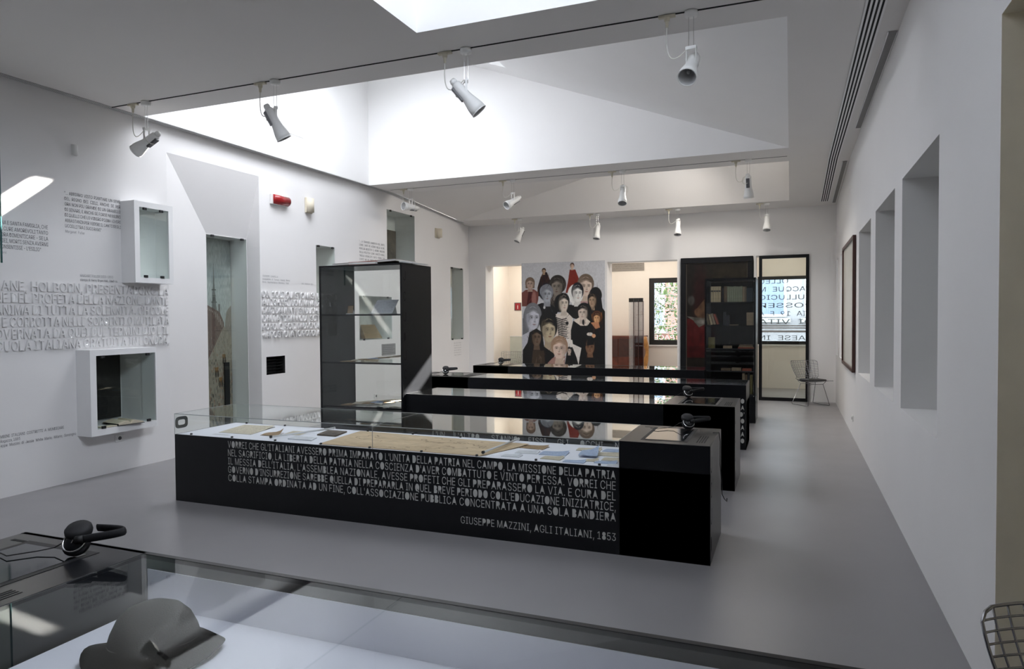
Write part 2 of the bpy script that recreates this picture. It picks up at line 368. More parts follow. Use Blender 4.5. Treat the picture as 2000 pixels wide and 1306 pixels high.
def window(n, h, fr=.09, handle=True):
    u0, u1, v0, v1 = h
    q = MB()
    for a, b_, c, d in ((u0, u1, v0, v0 + fr), (u0, u1, v1 - fr, v1), (u0, u0 + fr, v0 + fr, v1 - fr), (u1 - fr, u1, v0 + fr, v1 - fr)): q.box(a, b_, YO + .02, YO + .09, c, d)
    w = struct(q.done('window_%d' % n, BLACKM))
    MB().box(u0 + fr, u1 - fr, YO + .05, YO + .058, v0 + fr, v1 - fr).done('pane', GLASSW, w)
    q = MB().box(u0 - .03, u1 + .03, YO - .03, YO + .02, v0 - .03, v0); q.done('sill', FRAMEW, w)
    if handle: MB().box(u0 + .02, u0 + .05, YO - .02, YO + .02, v0 + .38, v0 + .5).done('window_handle', BLACKM, w)
window(7, WA, .11); window(8, WB, .07, False); window(9, WC)

# ------------------------------------------------------------------ writing
import os
try: FONT = bpy.data.fonts.load(os.path.join(bpy.utils.resource_path('LOCAL'), 'datafiles', 'fonts', 'Inter.woff2'))   # the sans shipped with Blender
except Exception: FONT = None
def text_mesh(body, size, filled=False, extrude=0.0, spacing=1.0, word=1.0, res=2, align='LEFT', shear=0):
    cu = bpy.data.curves.new('lettering', 'FONT'); cu.body = body; cu.size = size; cu.resolution_u = res
    cu.space_character = spacing; cu.space_word = word; cu.align_x = align; cu.shear = shear
    cu.extrude = extrude
    if FONT: cu.font = FONT
    o = bpy.data.objects.new('lettering', cu); COL.objects.link(o)
    dg = bpy.context.evaluated_depsgraph_get(); dg.update()
    if filled:
        ev = o.evaluated_get(dg); c2 = ev.to_curve(dg).copy()
        def bb(sp):
            p = [q.co for q in (sp.bezier_points if sp.type == 'BEZIER' else sp.points)]
            return min(v[0] for v in p), max(v[0] for v in p), min(v[1] for v in p), max(v[1] for v in p)
        B = [bb(sp) for sp in c2.splines]; rem = []
        for i, s_ in enumerate(c2.splines):
            if any(j != i and t[0] < B[i][0] and t[1] > B[i][1] and t[2] < B[i][2] and t[3] > B[i][3] for j, t in enumerate(B)): rem.append(s_)
        for s_ in rem: c2.splines.remove(s_)
        c2.dimensions = '2D'; c2.fill_mode = 'BOTH'; c2.extrude = extrude; c2.offset = -.004 * size
        o2 = bpy.data.objects.new('lettering', c2); COL.objects.link(o2); dg = bpy.context.evaluated_depsgraph_get(); dg.update()
        me = bpy.data.meshes.new_from_object(o2.evaluated_get(dg)); bpy.data.objects.remove(o2)
    else:
        me = bpy.data.meshes.new_from_object(o.evaluated_get(dg))
    bpy.data.objects.remove(o); bpy.data.curves.remove(cu)
    me.materials.clear()
    return me
def width(me):
    xs = [v.co.x for v in me.vertices]; return (min(xs), max(xs)) if xs else (0, 0)
_m = text_mesh('H', 1.0); CAP = max(v.co.y for v in _m.vertices)      # cap height of the type at size 1
def line(body, cap, target, frame, m, parent, filled=False, extrude=0.0, xs=.66, name='lettering', res=2, justify=True):
    """one line of capitals: cap height and width in metres; frame = 4x4 placing (x right, y up, z out)"""
    size = cap / CAP
    if justify:
        a = text_mesh(body, size, False); wa = width(a)[1] - width(a)[0]
        b2 = text_mesh(body, size, False, word=2.0); wb = width(b2)[1] - width(b2)[0]
        sw = 1 + (target / xs - wa) / max(wb - wa, 1e-6) if wb - wa > 1e-6 else 1
        sw = max(.75, min(2.2, sw))
    else: sw = 1
    me = text_mesh(body, size, filled, extrude, word=sw, res=res)
    x0, x1 = width(me); k = target / (x1 - x0) if justify else xs
    me.transform(frame @ Matrix.Diagonal((k, 1, 1, 1)) @ Matrix.Translation((-x0, 0, 0)))
    o = link(name, me, m, parent); o['kind'] = 'stuff'; return o
def frame(o, x, y):
    x = Vector(x).normalized(); y = Vector(y).normalized(); z = x.cross(y)
    return Matrix(((x.x, y.x, z.x, o[0]), (x.y, y.y, z.y, o[1]), (x.z, y.z, z.z, o[2]), (0, 0, 0, 1)))
def wall_text(y0, z, body, cap, target, m=INK, res=1, xs=.7, name='lettering', justify=True):
    return line(body, cap, target, frame((XL + .002, y0, z), (0, 1, 0), (0, 0, 1)), m, WL, xs=xs, res=res, name=name, justify=justify)

# raised white letters: one object each, sharing a mesh per character
GLY = {}
def raised(y0, z, body, cap, target, depth=.02, x=XL):
    size = cap / CAP; xs = .92
    def gl(ch):
        if (ch, cap) not in GLY:
            me = text_mesh(ch, size, False, depth / 2, res=1); a, b_ = width(me)
            me.transform(frame((0, 0, 0), (0, 1, 0), (0, 0, 1)) @ Matrix.Translation((-a, 0, depth / 2))); me.materials.append(WHITE)
            GLY[(ch, cap)] = (me, b_ - a)
        return GLY[(ch, cap)]
    gap = cap * .17; n = sum(c_ != ' ' for c_ in body); tot = sum(gl(c_)[1] for c_ in body if c_ != ' ')
    sp = body.count(' '); words = len(body) - 1
    base = tot + gap * (words - sp) ; space = cap * .34
    k = target / (base + space * sp)
    y = y0
    for c_ in body:
        if c_ == ' ': y += space * k; continue
        me, w = gl(c_)
        o = bpy.data.objects.new('raised_letter', me); COL.objects.link(o); o.location = (x, y, z); o.scale = (1, k, 1); o.parent = WL
        y += (w + gap) * k
for i, t in enumerate(("LANE, HOLBORN, PRESENTARONO LA", "NE DEL PROFETA DELLA NAZIONE, DANTE", "ANIMA DI TUTTA LA SOLENNITA. OH COME", "TE CORROTTA NELLE SORGENTI O MUTILATA", "OVERNATA DA QUEI DUE TERMINI DIO E IL", "CUOLA ITALIANA GRATUITA IN LONDRA,")):
    raised(3.98, 1.848 - i * .1085, t, .088, 1.83)
for i, t in enumerate(("DEL 10 DI QUESTO MESE LOS", "ALLIGHIERI, DOMINAVA DALL", "RAPIDAMENTE S'EDUCHERA", "DALLA TIRANNIDE SOTTO", "POPOLO, SOLI PADRONI LEG", "«APOSTOLATO POPOLARE")):
    raised(7.31, 1.862 - i * .1085, t, .088, 1.33)
for i, t in enumerate(("SEZIONE", "ALLA VIA", "NOSTRA", "PATRIA")):
    wall_text(12.0, 1.86 - i * .1, t, .085, .42, WHITE, xs=.9, name='lettering')
for i, t in enumerate(("\"... ABBIAMO VISTO PIANTARE UN SEME", "DEL REGNO DEI CIELI, ANCHE SE PER", "ORA NON PIU GRANDE DI UN GRANELLO", "DI SENAPE, E ANCHE SE FORSE NESSUNO", "DI QUELLI CHE LO VIDERO POTRA VIVERE", "ABBASTANZA PER VEDERE IL CANTO DEGLI", "UCCELLI TRA I SUOI RAMI\"")):
    wall_text(4.64, 2.79 - i * .0525, t, .031, .60 if i < 6 else .38)
wall_text(4.64, 2.425, "Margaret Fuller", .026, .2, INKL)
for i, t in enumerate(("ONA E SANTA FAMIGLIA, CHE", "DI CURE AMOREVOLI TANTO", "LORA DIMENTICARE - SE LA", "MIEI, MORTI SENZA AVERMI", "CONSENTISSE - L'ESILIO\"")):
    wall_text(4.03, 2.435 - i * .0535, t, .035, .44 if i < 4 else .37)
wall_text(4.0, 2.175, "azzini", .022, .09, INKL)
wall_text(4.78, 2.005, "MARGARET FULLER (1810-1850)", .026, .36, INKL)
wall_text(4.78, 1.965, "stampa di Henry Bryan Hall, 1840 ca.", .024, .41, INK)
wall_text(4.0, .535, "MBINI ITALIANI COSTRETTI A MENDICARE", .026, .58, INK)
wall_text(4.0, .495, "Ragazza, 1885", .026, .17, INK)
wall_text(4.0, .455, "eppe Mazzini di Jessie White Mario, Milano, Sonzogno", .026, .70, INK)
wall_text(7.33, 2.135, "GIUSEPPE CAMPELLA", .024, .30, INKL); wall_text(7.33, 2.095, "scappellata di Tomaso Alesso, Roma", .024, .54, INKL); wall_text(7.33, 2.055, "Roma, Soprintendenza Biblioteca, 1840", .024, .52, INKL)
wall_text(8.12, 2.065, "UNA FAMIGLIA 1836", .022, .26, INKL)
for i, t in enumerate(("\"... LA TIRANNIDE AUMENTATA DEL SANTO,", "COME L'ARTE DI AZIONE NELLE ALTRE,", "POPOLAR RESISTITO IL MONDO PREVEDE", "SULLA POLITICA COME SANTITA DEGLI", "TREGUA MORALISTI. DATO FERMA CHE", "CONTE ME DI OPERA PROPRIO DI SU", "TUTTO IN OGNI COSA SUE TEMPO")):
    wall_text(9.57, 2.81 - i * .058, t, .032, .76)
for i in range(6): wall_text(12.95, 1.03 - i * .05, ("Maria, ritratto di famiglia", "olio e tempera, Genova 1840", "fotografia di casa propria", "ristampa per gentile dono", "archivio della domus, Pisa", "copia moderna")[i], .02, .34, INKL)

# ------------------------------------------------------------------ printed pictures (painted here as pixel arrays)
class Paint:
    def __init__(s, w, h, bgc):
        s.w, s.h = w, h; s.a = np.ones((h, w, 3), np.float32) * np.array(bgc, np.float32); s.ry = None; s.y, s.x = np.mgrid[0:h, 0:w].astype(np.float32)
    def _mix(s, m, c): s.a += (np.array(c, np.float32) - s.a) * m[..., None]
    def ell(s, cx, cy, rx, ry, c, soft=.06, ang=0, al=1.0):
        ca, sa = math.cos(ang), math.sin(ang); dx, dy = s.x - cx, s.y - cy
        d = np.sqrt(((dx * ca + dy * sa) / rx) ** 2 + ((-dx * sa + dy * ca) / ry) ** 2)
        s._mix(np.clip((1 - d) / soft + .5, 0, 1) * al, c)
    def poly(s, pts, c, al=1.0):
        ins = np.zeros((s.h, s.w), bool); n = len(pts)
        for i in range(n):
            x0, y0 = pts[i]; x1, y1 = pts[(i + 1) % n]
            if y0 == y1: continue
            cond = ((s.y > y0) != (s.y > y1)) & (s.x < (x1 - x0) * (s.y - y0) / (y1 - y0) + x0); ins ^= cond
        s._mix(ins.astype(np.float32) * al, c)
    def rect(s, x0, y0, x1, y1, c, al=1.0):
        ox = int(-s.x[0, 0]); y0, y1 = (s.ry(y0), s.ry(y1)) if s.ry else (y0, y1); a = s.a[max(0, int(y0)):max(0, int(y1)), max(0, int(x0) + ox):max(0, int(x1) + ox)]; a += (np.array(c, np.float32) - a) * al
    def noise(s, amt, n=24):
        g = rng.standard_normal((n, n)).astype(np.float32); gy, gx = np.mgrid[0:s.h, 0:s.w].astype(np.float32); yi = gy / s.h * (n - 1); xi = gx / s.w * (n - 1)
        y0 = np.clip(yi.astype(int), 0, n - 2); x0 = np.clip(xi.astype(int), 0, n - 2); fy = yi - y0; fx = xi - x0
        v = g[y0, x0] * (1 - fy) * (1 - fx) + g[y0 + 1, x0] * fy * (1 - fx) + g[y0, x0 + 1] * (1 - fy) * fx + g[y0 + 1, x0 + 1] * fy * fx
        s.a = np.clip(s.a * (1 + amt * v[..., None]), 0, 1)
    def image(s, name, rough=.6, spec=.4, coat=0):
        im = bpy.data.images.new(name, s.w, s.h, float_buffer=True); im.colorspace_settings.name = 'Non-Color'; px = np.ones((s.h, s.w, 4), np.float32); px[..., :3] = np.clip(s.a[::-1], 0, 1)
        im.pixels.foreach_set(px.ravel()); im.update(); im.pack()
        m, nt, b = nodes(name); t = nt.nodes.new('ShaderNodeTexImage'); t.image = im; t.extension = 'EXTEND'
        u = nt.nodes.new('ShaderNodeUVMap'); u.uv_map = 'UVMap'
        nt.links.new(u.outputs[0], t.inputs[0]); nt.links.new(t.outputs[0], b.inputs['Base Color'])
        b.inputs['Roughness'].default_value = rough; b.inputs['Specular IOR Level'].default_value = spec
        return m
UV4 = [(0, 0), (1, 0), (1, 1), (0, 1)]
def portrait(P, cx, cy, rx, ry, skin, hair, turn=0, style='bun', al=1.0):
    """a head: hair mass, neck, face with shading, brows, eyes, nose, mouth"""
    sk = np.array(skin); hr = np.array(hair); dk = sk * .55; t = turn * rx
    if style != 'none': P.ell(cx, cy - ry * .28, rx * 1.36, ry * 1.08, hr)
    if style == 'long': P.poly([(cx - rx * 1.35, cy - ry * .3), (cx + rx * 1.35, cy - ry * .3), (cx + rx * 1.25, cy + ry * .9), (cx - rx * 1.25, cy + ry * .9)], hr)
    P.poly([(cx - rx * .5, cy + ry * .5), (cx + rx * .5, cy + ry * .5), (cx + rx * .75, cy + ry * 1.6), (cx - rx * .75, cy + ry * 1.6)], sk * .78)
    P.ell(cx, cy, rx, ry, sk, .12); P.ell(cx - t * .5 + rx * .55 * (1 if turn <= 0 else -1), cy + ry * .1, rx * .5, ry * .8, dk, .9, al=.55)
    P.ell(cx, cy + ry * .62, rx * .72, ry * .42, sk, .5)
    P.poly([(cx - rx * 1.05, cy - ry * .35), (cx - rx * .9, cy - ry * .75), (cx, cy - ry * 1.02), (cx + t * .3, cy - ry * .6), (cx - rx * .6, cy - ry * .45)], hr)
    P.poly([(cx + rx * 1.05, cy - ry * .35), (cx + rx * .9, cy - ry * .75), (cx, cy - ry * 1.02), (cx + t * .3, cy - ry * .6), (cx + rx * .6, cy - ry * .45)], hr)
    P.ell(cx - rx * .62 * (1 if turn >= 0 else -1), cy + ry * .05, rx * .38, ry * .75, dk, .95, al=.45); P.ell(cx + t * .3, cy - ry * .45, rx * .5, ry * .22, np.minimum(sk * 1.18, 1), .95, al=.5)
    for e in (-1, 1):
        ex = cx + t * .55 + e * rx * .40
        P.ell(ex, cy - ry * .08, rx * .28, ry * .13, dk * .8, .95, al=.75); P.ell(ex, cy - ry * .04, rx * .13, ry * .035, sk * .8, .6); P.ell(ex + t * .1, cy - ry * .04, rx * .085, ry * .045, (.015, .013, .012), .5)
        P.ell(ex, cy - ry * .20, rx * .25, ry * .026, hr * .7, .8, ang=e * .12, al=.9); P.ell(ex, cy + ry * .26, rx * .22, ry * .16, np.minimum(sk * 1.1, 1), .95, al=.4)
    P.ell(cx + t * .8 + rx * .06, cy + ry * .17, rx * .09, ry * .22, dk, .9, al=.6); P.ell(cx + t * .8, cy + ry * .33, rx * .17, ry * .055, dk * .8, .7, al=.8)
    P.ell(cx + t * .65, cy + ry * .56, rx * .28, ry * .050, sk * np.array([.55, .36, .34]), .5); P.ell(cx + t * .65, cy + ry * .66, rx * .2, ry * .04, dk, .9, al=.5)
def collage():
    P = Paint(447, 542, (.52, .53, .56)); e = P.ell; q = P.poly
    def sc(*p): return [((x - 105) / 2, (y - 120) / 2) for x, y in p]
    def E(x, y, rx, ry, c, **k): P.ell((x - 105) / 2, (y - 120) / 2, rx / 2, ry / 2, c, **k)
    def Q(c, *p, **k): P.poly(sc(*p), c, **k)
    def F(x, y, w, h, skin, hair, turn=0, style='bun'): portrait(P, (x - 105) / 2, (y - 120) / 2, w / 4, h / 4, skin, hair, turn, style)
    blk = (.012, .010, .010)
    Q((.035, .018, .012), (350, 215), (385, 220), (430, 330), (430, 470), (280, 470), (280, 380), (315, 270)); F(352, 208, 34, 48, (.45, .33, .22), (.05, .03, .02), .3)
    Q((.20, .035, .022), (630, 200), (690, 200), (725, 290), (735, 380), (640, 440), (585, 440), (612, 320)); F(657, 165, 34, 52, (.62, .45, .36), (.08, .05, .04), .1)
    Q((.18, .07, .06), (150, 400), (240, 395), (290, 430), (290, 500), (270, 575), (105, 575), (105, 430)); Q((.08, .02, .02), (180, 420), (225, 420), (235, 560), (160, 560)); E(240, 500, 25, 80, (.32, .15, .13), soft=.5)
    F(198, 338, 78, 104, (.45, .34, .28), (.17, .12, .09), 0, 'long')
    E(500, 350, 92, 98, (.04, .035, .03)); Q((.06, .05, .045), (420, 420), (560, 440), (600, 640), (420, 640)); F(492, 375, 112, 178, (.23, .20, .17), (.045, .04, .035), -.1)
    Q((.42, .28, .27), (740, 440), (850, 440), (850, 560), (740, 560)); F(798, 378, 128, 190, (.62, .50, .42), (.16, .12, .09), .2)
    Q(blk, (820, 470), (950, 420), (972, 600), (1000, 640), (1000, 1205), (820, 1205)); E(900, 470, 66, 84, (.018, .014, .012)); F(866, 522, 72, 126, (.40, .29, .20), (.018, .014, .012), -.25)
    Q((.02, .02, .023), (330, 540), (430, 560), (510, 620), (480, 680), (300, 680), (270, 560)); E(372, 425, 78, 92, (.025, .027, .035)); E(372, 420, 66, 70, (.25, .27, .31)); F(384, 452, 100, 158, (.36, .38, .42), (.20, .21, .24), .1); E(355, 590, 12, 14, (.5, .5, .5))
    Q(blk, (595, 560), (725, 570), (720, 720), (595, 680)); E(690, 455, 82, 102, (.80, .80, .78)); Q((.78, .78, .76), (620, 470), (660, 570), (730, 575), (760, 470)); F(712, 448, 96, 168, (.76, .75, .72), (.03, .03, .035), .2)
    Q((.66, .60, .54), (480, 660), (600, 640), (660, 700), (640, 960), (560, 1000), (470, 940))
    for i in range(13): Q(blk, (478 + i * 3, 690 + i * 19), (545, 712 + i * 18), (600 + (i % 3) * 14, 700 + i * 19), (598, 709 + i * 19), (545, 724 + i * 18), (480 + i * 3, 702 + i * 19))
    E(530, 545, 66, 92, (.02, .018, .016)); F(566, 548, 92, 160, (.64, .56, .48), (.02, .018, .016), .25); E(600, 755, 16, 20, blk)
    Q(blk, (665, 730), (845, 730), (890, 860), (890, 1205), (640, 1205), (640, 830)); E(780, 640, 82, 96, (.02, .018, .018)); Q((.70, .62, .54), (668, 728), (740, 690), (790, 690), (845, 740), (815, 780), (745, 782)); F(765, 648, 92, 140, (.62, .52, .45), (.02, .018, .018), -.15); E(772, 745, 12, 30, blk); E(840, 868, 32, 18, (.6, .55, .5))
    Q((.025, .015, .012), (860, 660), (990, 640), (1000, 900), (870, 900)); E(915, 690, 58, 62, (.10, .045, .02)); F(912, 704, 62, 98, (.62, .36, .19), (.06, .03, .02), -.1); Q((.45, .22, .12), (850, 750), (930, 740), (945, 800), (900, 815)); E(880, 885, 20, 20, (.6, .34, .2))
    E(215, 700, 96, 150, (.17, .175, .19)); Q((.16, .165, .18), (112, 700), (300, 700), (230, 900), (112, 900)); Q((.46, .47, .52), (112, 880), (210, 830), (250, 900), (160, 1010), (112, 1010)); F(226, 700, 142, 240, (.50, .51, .57), (.19, .195, .21), .35)
    E(395, 745, 96, 120, (.014, .012, .012)); Q((.40, .33, .26), (350, 900), (440, 940), (470, 1090), (380, 1090)); F(402, 828, 138, 236, (.47, .40, .29), (.014, .012, .012), .3)
    Q((.010, .008, .008), (190, 850), (265, 808), (330, 850), (350, 1000), (470, 1080), (420, 1205), (108, 1205), (112, 1040), (165, 960)); F(268, 905, 98, 164, (.16, .115, .085), (.010, .008, .008), .15, 'none'); Q((.06, .045, .035), (225, 1040), (350, 1040), (360, 1180), (210, 1180)); 
    Q((.70, .66, .62), (590, 910), (655, 930), (665, 1000), (600, 1010)); Q((.66, .62, .58), (660, 970), (750, 1010), (720, 1180), (650, 1100)); Q(blk, (600, 1020), (660, 1010), (700, 1110), (725, 1205), (570, 1205)); F(622, 1040, 40, 62, (.5, .42, .36), blk, 0)
    Q((.34, .20, .17), (440, 1120), (490, 1090), (580, 1095), (570, 1205), (378, 1205), (390, 1170)); Q((.62, .56, .50), (480, 1110), (575, 1120), (560, 1150), (490, 1145)); F(516, 1020, 136, 200, (.64, .50, .42), (.33, .22, .15), -.08)
    Q((.012, .010, .010), (770, 1050), (900, 1040), (940, 1205), (720, 1205)); E(828, 945, 60, 62, (.010, .008, .008)); F(840, 1003, 90, 130, (.22, .13, .085), (.010, .008, .008), 0, 'none'); Q((.010, .008, .008), (780, 945), (890, 930), (880, 975), (790, 990))
    a_ = P.a; a_ = (a_ + np.roll(a_, 1, 0) + np.roll(a_, -1, 0) + np.roll(a_, 1, 1) + np.roll(a_, -1, 1)) / 5; P.a = a_
    for i in range(500):                                            # strands and folds in the dark masses
        x, y = rng.integers(5, 440), rng.integers(60, 535)
        if P.a[y, x].mean() < .06: P.ell(x, y, rng.uniform(1, 2.2), rng.uniform(6, 22), P.a[y, x] * rng.uniform(1.6, 3.2), .9, ang=rng.uniform(-.7, .7), al=.6)
    P.a = np.clip(P.a * 1.12 - .022 * (P.a < .35) , .006, 1); P.noise(.05, 110); return P.image('portrait_collage_print', .45)
M_COLL = collage()
def street():
    P = Paint(380, 640, (.42, .44, .43)); OX = 160; P.x -= OX
    P.y = np.where(P.y < 237, 85 + (P.y - 78) * 315 / 159, 400 + (P.y - 237) * 240 / 403).astype(np.float32); P.ry = lambda y: 78 + (y - 85) * 159 / 315 if y < 400 else 237 + (y - 400) * 403 / 240
    for i in range(60): P.ell(rng.uniform(-160, 220), rng.uniform(0, 260), rng.uniform(30, 90), rng.uniform(10, 30), (.50, .52, .51) if i % 2 else (.33, .36, .37), .9, al=.4)
    sp = (.20, .20, .19)
    P.poly([(60, 85), (63, 85), (68, 200), (80, 330), (86, 400), (40, 400), (44, 330), (56, 200)], sp); P.rect(44, 250, 82, 258, (.12, .12, .11)); P.rect(48, 290, 80, 296, (.12, .12, .11)); P.rect(38, 330, 88, 338, (.13, .13, .12)); P.rect(52, 300, 60, 328, (.07, .07, .07)); P.rect(66, 300, 74, 328, (.07, .07, .07)); P.rect(100, 345, 118, 400, (.18, .17, .16))
    P.poly([(-160, 300), (0, 350), (90, 385), (150, 420), (150, 450), (0, 520), (-160, 560)], (.16, .105, .09)); P.poly([(220, 350), (190, 375), (160, 420), (165, 460), (220, 500)], (.27, .24, .21))
    for i in range(-10, 10): P.rect(4 + i * 14, 372 + i * 5, 9 + i * 14, 384 + i * 5, (.42, .38, .34), .8)
    P.poly([(-160, 540), (0, 490), (150, 425), (220, 450), (220, 640), (-160, 640)], (.30, .26, .21))
    for i in range(900):
        t = rng.uniform(0, 1) ** 1.3; y = 430 + t * 205; sc = .25 + t * 1.25; x = rng.uniform(-160, 220)
        c = [(.05, .045, .04), (.10, .075, .06), (.22, .17, .13), (.36, .32, .27), (.28, .10, .05), (.10, .12, .13)][rng.integers(6)]
        P.rect(x, y - 6.5 * sc, x + 4.2 * sc, y, c, .9); P.rect(x + sc, y - 8.4 * sc, x + 3.2 * sc, y - 6.5 * sc, (.36, .27, .2), .9)
    for x, y in ((130, 475), (95, 520), (60, 500)): P.rect(x, y + 6, x + 30, y + 16, (.24, .13, .05)); P.ell(x + 8, y + 18, 7, 7, (.05, .04, .03)); P.ell(x + 27, y + 18, 7, 7, (.05, .04, .03))
    P.noise(.12, 70); return P.image('street_print', .35)
M_STREET = street()
def oldmap():
    P = Paint(420, 170, (.56, .42, .27))
    for i in range(60): P.ell(rng.uniform(0, 420), rng.uniform(0, 170), rng.uniform(20, 80), rng.uniform(8, 30), (.64, .50, .33) if i % 2 else (.47, .345, .21), .9, al=.28)
    for k in range(9):
        x, y, a = rng.uniform(0, 420), rng.uniform(0, 170), rng.uniform(0, 6.28)
        for i in range(190):
            a += rng.normal(0, .35); x += math.cos(a) * 1.5; y += math.sin(a) * .8; P.rect(x, y, x + 2, y + 1.6, (.22, .15, .09), .8)
    for x in range(0, 420, 70): P.rect(x, 0, x + 1, 170, (.34, .25, .15), .6)
    P.noise(.08, 40); return P.image('map_print', .8)
M_MAP = oldmap()
def dark_painting():
    P = Paint(260, 400, (.016, .013, .010))
    P.ell(190, 60, 90, 60, (.030, .024, .014), .9); P.ell(60, 130, 30, 110, (.028, .008, .007), .8)
    P.poly([(0, 195), (90, 190), (130, 230), (130, 330), (0, 330)], (.085, .010, .010)); P.rect(0, 290, 120, 330, (.055, .008, .008))
    P.poly([(40, 165), (95, 110), (120, 130), (85, 190), (50, 195)], (.10, .055, .03)); P.ell(52, 172, 16, 14, (.15, .08, .045), .4)
    P.poly([(0, 185), (45, 190), (85, 192), (110, 180), (100, 205), (55, 225), (30, 200)], (.12, .11, .095)); P.ell(70, 205, 30, 7, (.20, .19, .17), .6)
    P.ell(22, 130, 14, 16, (.07, .065, .06), .5); P.poly([(130, 160), (200, 120), (250, 200), (250, 400), (120, 400)], (.010, .009, .009)); P.ell(175, 95, 26, 36, (.13, .085, .06), .35); P.ell(175, 70, 30, 24, (.015, .012, .01), .3)
    P.a *= .55; P.noise(.25, 30); return P.image('dark_oil_canvas', .3, .35)
M_DARK = dark_painting()
def engraving(name, base, dark, fig=True):
    P = Paint(120, 240, base)
    for i in range(70): P.ell(rng.uniform(0, 120), rng.uniform(0, 240), rng.uniform(6, 22), rng.uniform(10, 40), dark, .9, al=.16)
    if fig:
        P.ell(60, 90, 13, 17, [c * 1.3 for c in base], .3); P.poly([(40, 110), (80, 110), (92, 190), (84, 238), (36, 238), (28, 180)], dark, .75); P.poly([(60, 118), (78, 112), (104, 160), (98, 168)], dark, .6)
        for i in range(16): P.rect(34 + (i * 7) % 50, 120 + i * 7, 50 + (i * 9) % 46, 123 + i * 7, [c * 1.2 for c in base], .5)
    P.noise(.15, 30); return P.image(name, .6)
M_ENG = engraving('beige_engraving', (.36, .32, .26), (.10, .085, .07))
M_DKE = engraving('dark_engraving', (.028, .026, .024), (.012, .011, .010))
M_BRN = engraving('brown_print', (.13, .10, .07), (.03, .02, .015))
def written(name, base, ink, rows, seed=1, al=.7):
    P = Paint(120, 90, base); r = np.random.default_rng(seed)
    for i in range(rows):
        y = 8 + i * 76 / rows; x = 8
        while x < 108:
            w = r.uniform(3, 14); P.rect(x, y, min(112, x + w), y + 2, ink, al); x += w + 3
    P.noise(.05, 12); return P.image(name, .85)
M_WR = [written('letter_cream', (.60, .54, .42), (.25, .18, .12), 10, 1), written('letter_blue', (.42, .50, .66), (.16, .16, .22), 9, 2), written('letter_white', (.68, .69, .72), (.3, .3, .35), 12, 3), written('letter_brown', (.34, .23, .13), (.12, .07, .04), 8, 4)]
M_STRIP = written('mirror_strip_print', (.30, .28, .26), (.03, .03, .03), 3, 9)

# ------------------------------------------------------------------ wall display boxes and what hangs in the niches
def wall_box(label, y0, y1, z0, z1, oy0, oy1, oz0, oz1, deep):
    t = thing('wall_display_box', label, 'display case', (XL, (y0 + y1) / 2, z0))
    xf = XL + .2; q = MB()
    sheet(q, lambda u, v: (xf, u, v), [], [], y0, y1, z0, z1, [(oy0, oy1, oz0, oz1)])
    reveal(q, lambda u, v, w=0: (xf - w, u, v), (y0, y1, z0, z1), 0, .2); reveal(q, lambda u, v, w=0: (xf - w, u, v), (oy0, oy1, oz0, oz1), 0, .2 - .003 if not deep else .2, not deep)
    q.done('box_frame', FRAMEW, t)
    p = MB().box(xf - .02, xf - .013, oy0 + .002, oy1 - .002, oz0 + .002, oz1 - .002).done('glass_door', GLASSG, t)
    for u in (oy0 + .07, oy1 - .09):
        for v in (oz0 + .013, oz1 - .013): MB().box(xf - .013, xf + .004, u - .02, u + .02, v - .013, v + .013).done('hinge_clip', BLACKM, p)
    return t
wall_box('tall white wall box with an empty glazed window, above the raised lettering', 5.24, 5.72, 1.965, 2.815, 5.30, 5.665, 2.02, 2.755, False)
wall_box('squarish white wall box holding an open book and a dark print, below the raised lettering', 4.715, 5.475, .44, 1.285, 4.78, 5.46, .503, 1.227, True)
def picture(name, label, cat, m, pts, th=None, frame_m=None):
    """flat print on a thin board; pts = lower left, lower right, upper right, upper left of its face"""
    p = [Vector(v) for v in pts]; n = (p[1] - p[0]).cross(p[3] - p[0]).normalized(); th = th or .006
    t = thing(name, label, cat, tuple((p[0] + p[1]) / 2))
    MB().poly(pts, UV4).done('print', m, t)
    c = sum(p, Vector()) / 4 - n * (th / 2 + .001); MB().obox(c, p[1] - p[0], p[3] - p[0], n * th).done('backing_board', frame_m or BLACKM, t)
    return t
picture('street_print', 'tall colour print of a crowded street below a church spire, in the tall niche', 'picture', M_STREET, [(-6.99, 6.56, .03), (-6.99, 7.275, .03), (-6.99, 7.275, 2.62), (-6.99, 6.56, 2.62)])
MB().box(-6.98, -6.96, 7.12, 7.20, .03, 1.0).done('backing_board', BLACKM, bpy.data.objects['street_print'])
picture('dark_print', 'dark framed print leaning inside the squarish white wall box', 'picture', M_DKE, [(-6.80, 4.80, .52), (-6.80, 5.44, .52), (-6.80, 5.44, 1.22), (-6.80, 4.80, 1.22)])
picture('figure_print', 'beige print of a standing figure in the niche nearest the far wall', 'picture', M_ENG, [(-6.90, 12.83, 1.12), (-6.90, 13.41, 1.12), (-6.90, 13.41, 2.60), (-6.90, 12.83, 2.60)])
picture('brown_print', 'narrow brown print in the high niche beside the ceiling', 'picture', M_BRN, [(-6.90, 10.42, 2.56), (-6.90, 11.36, 2.56), (-6.90, 11.36, 3.2), (-6.90, 10.42, 3.2)])
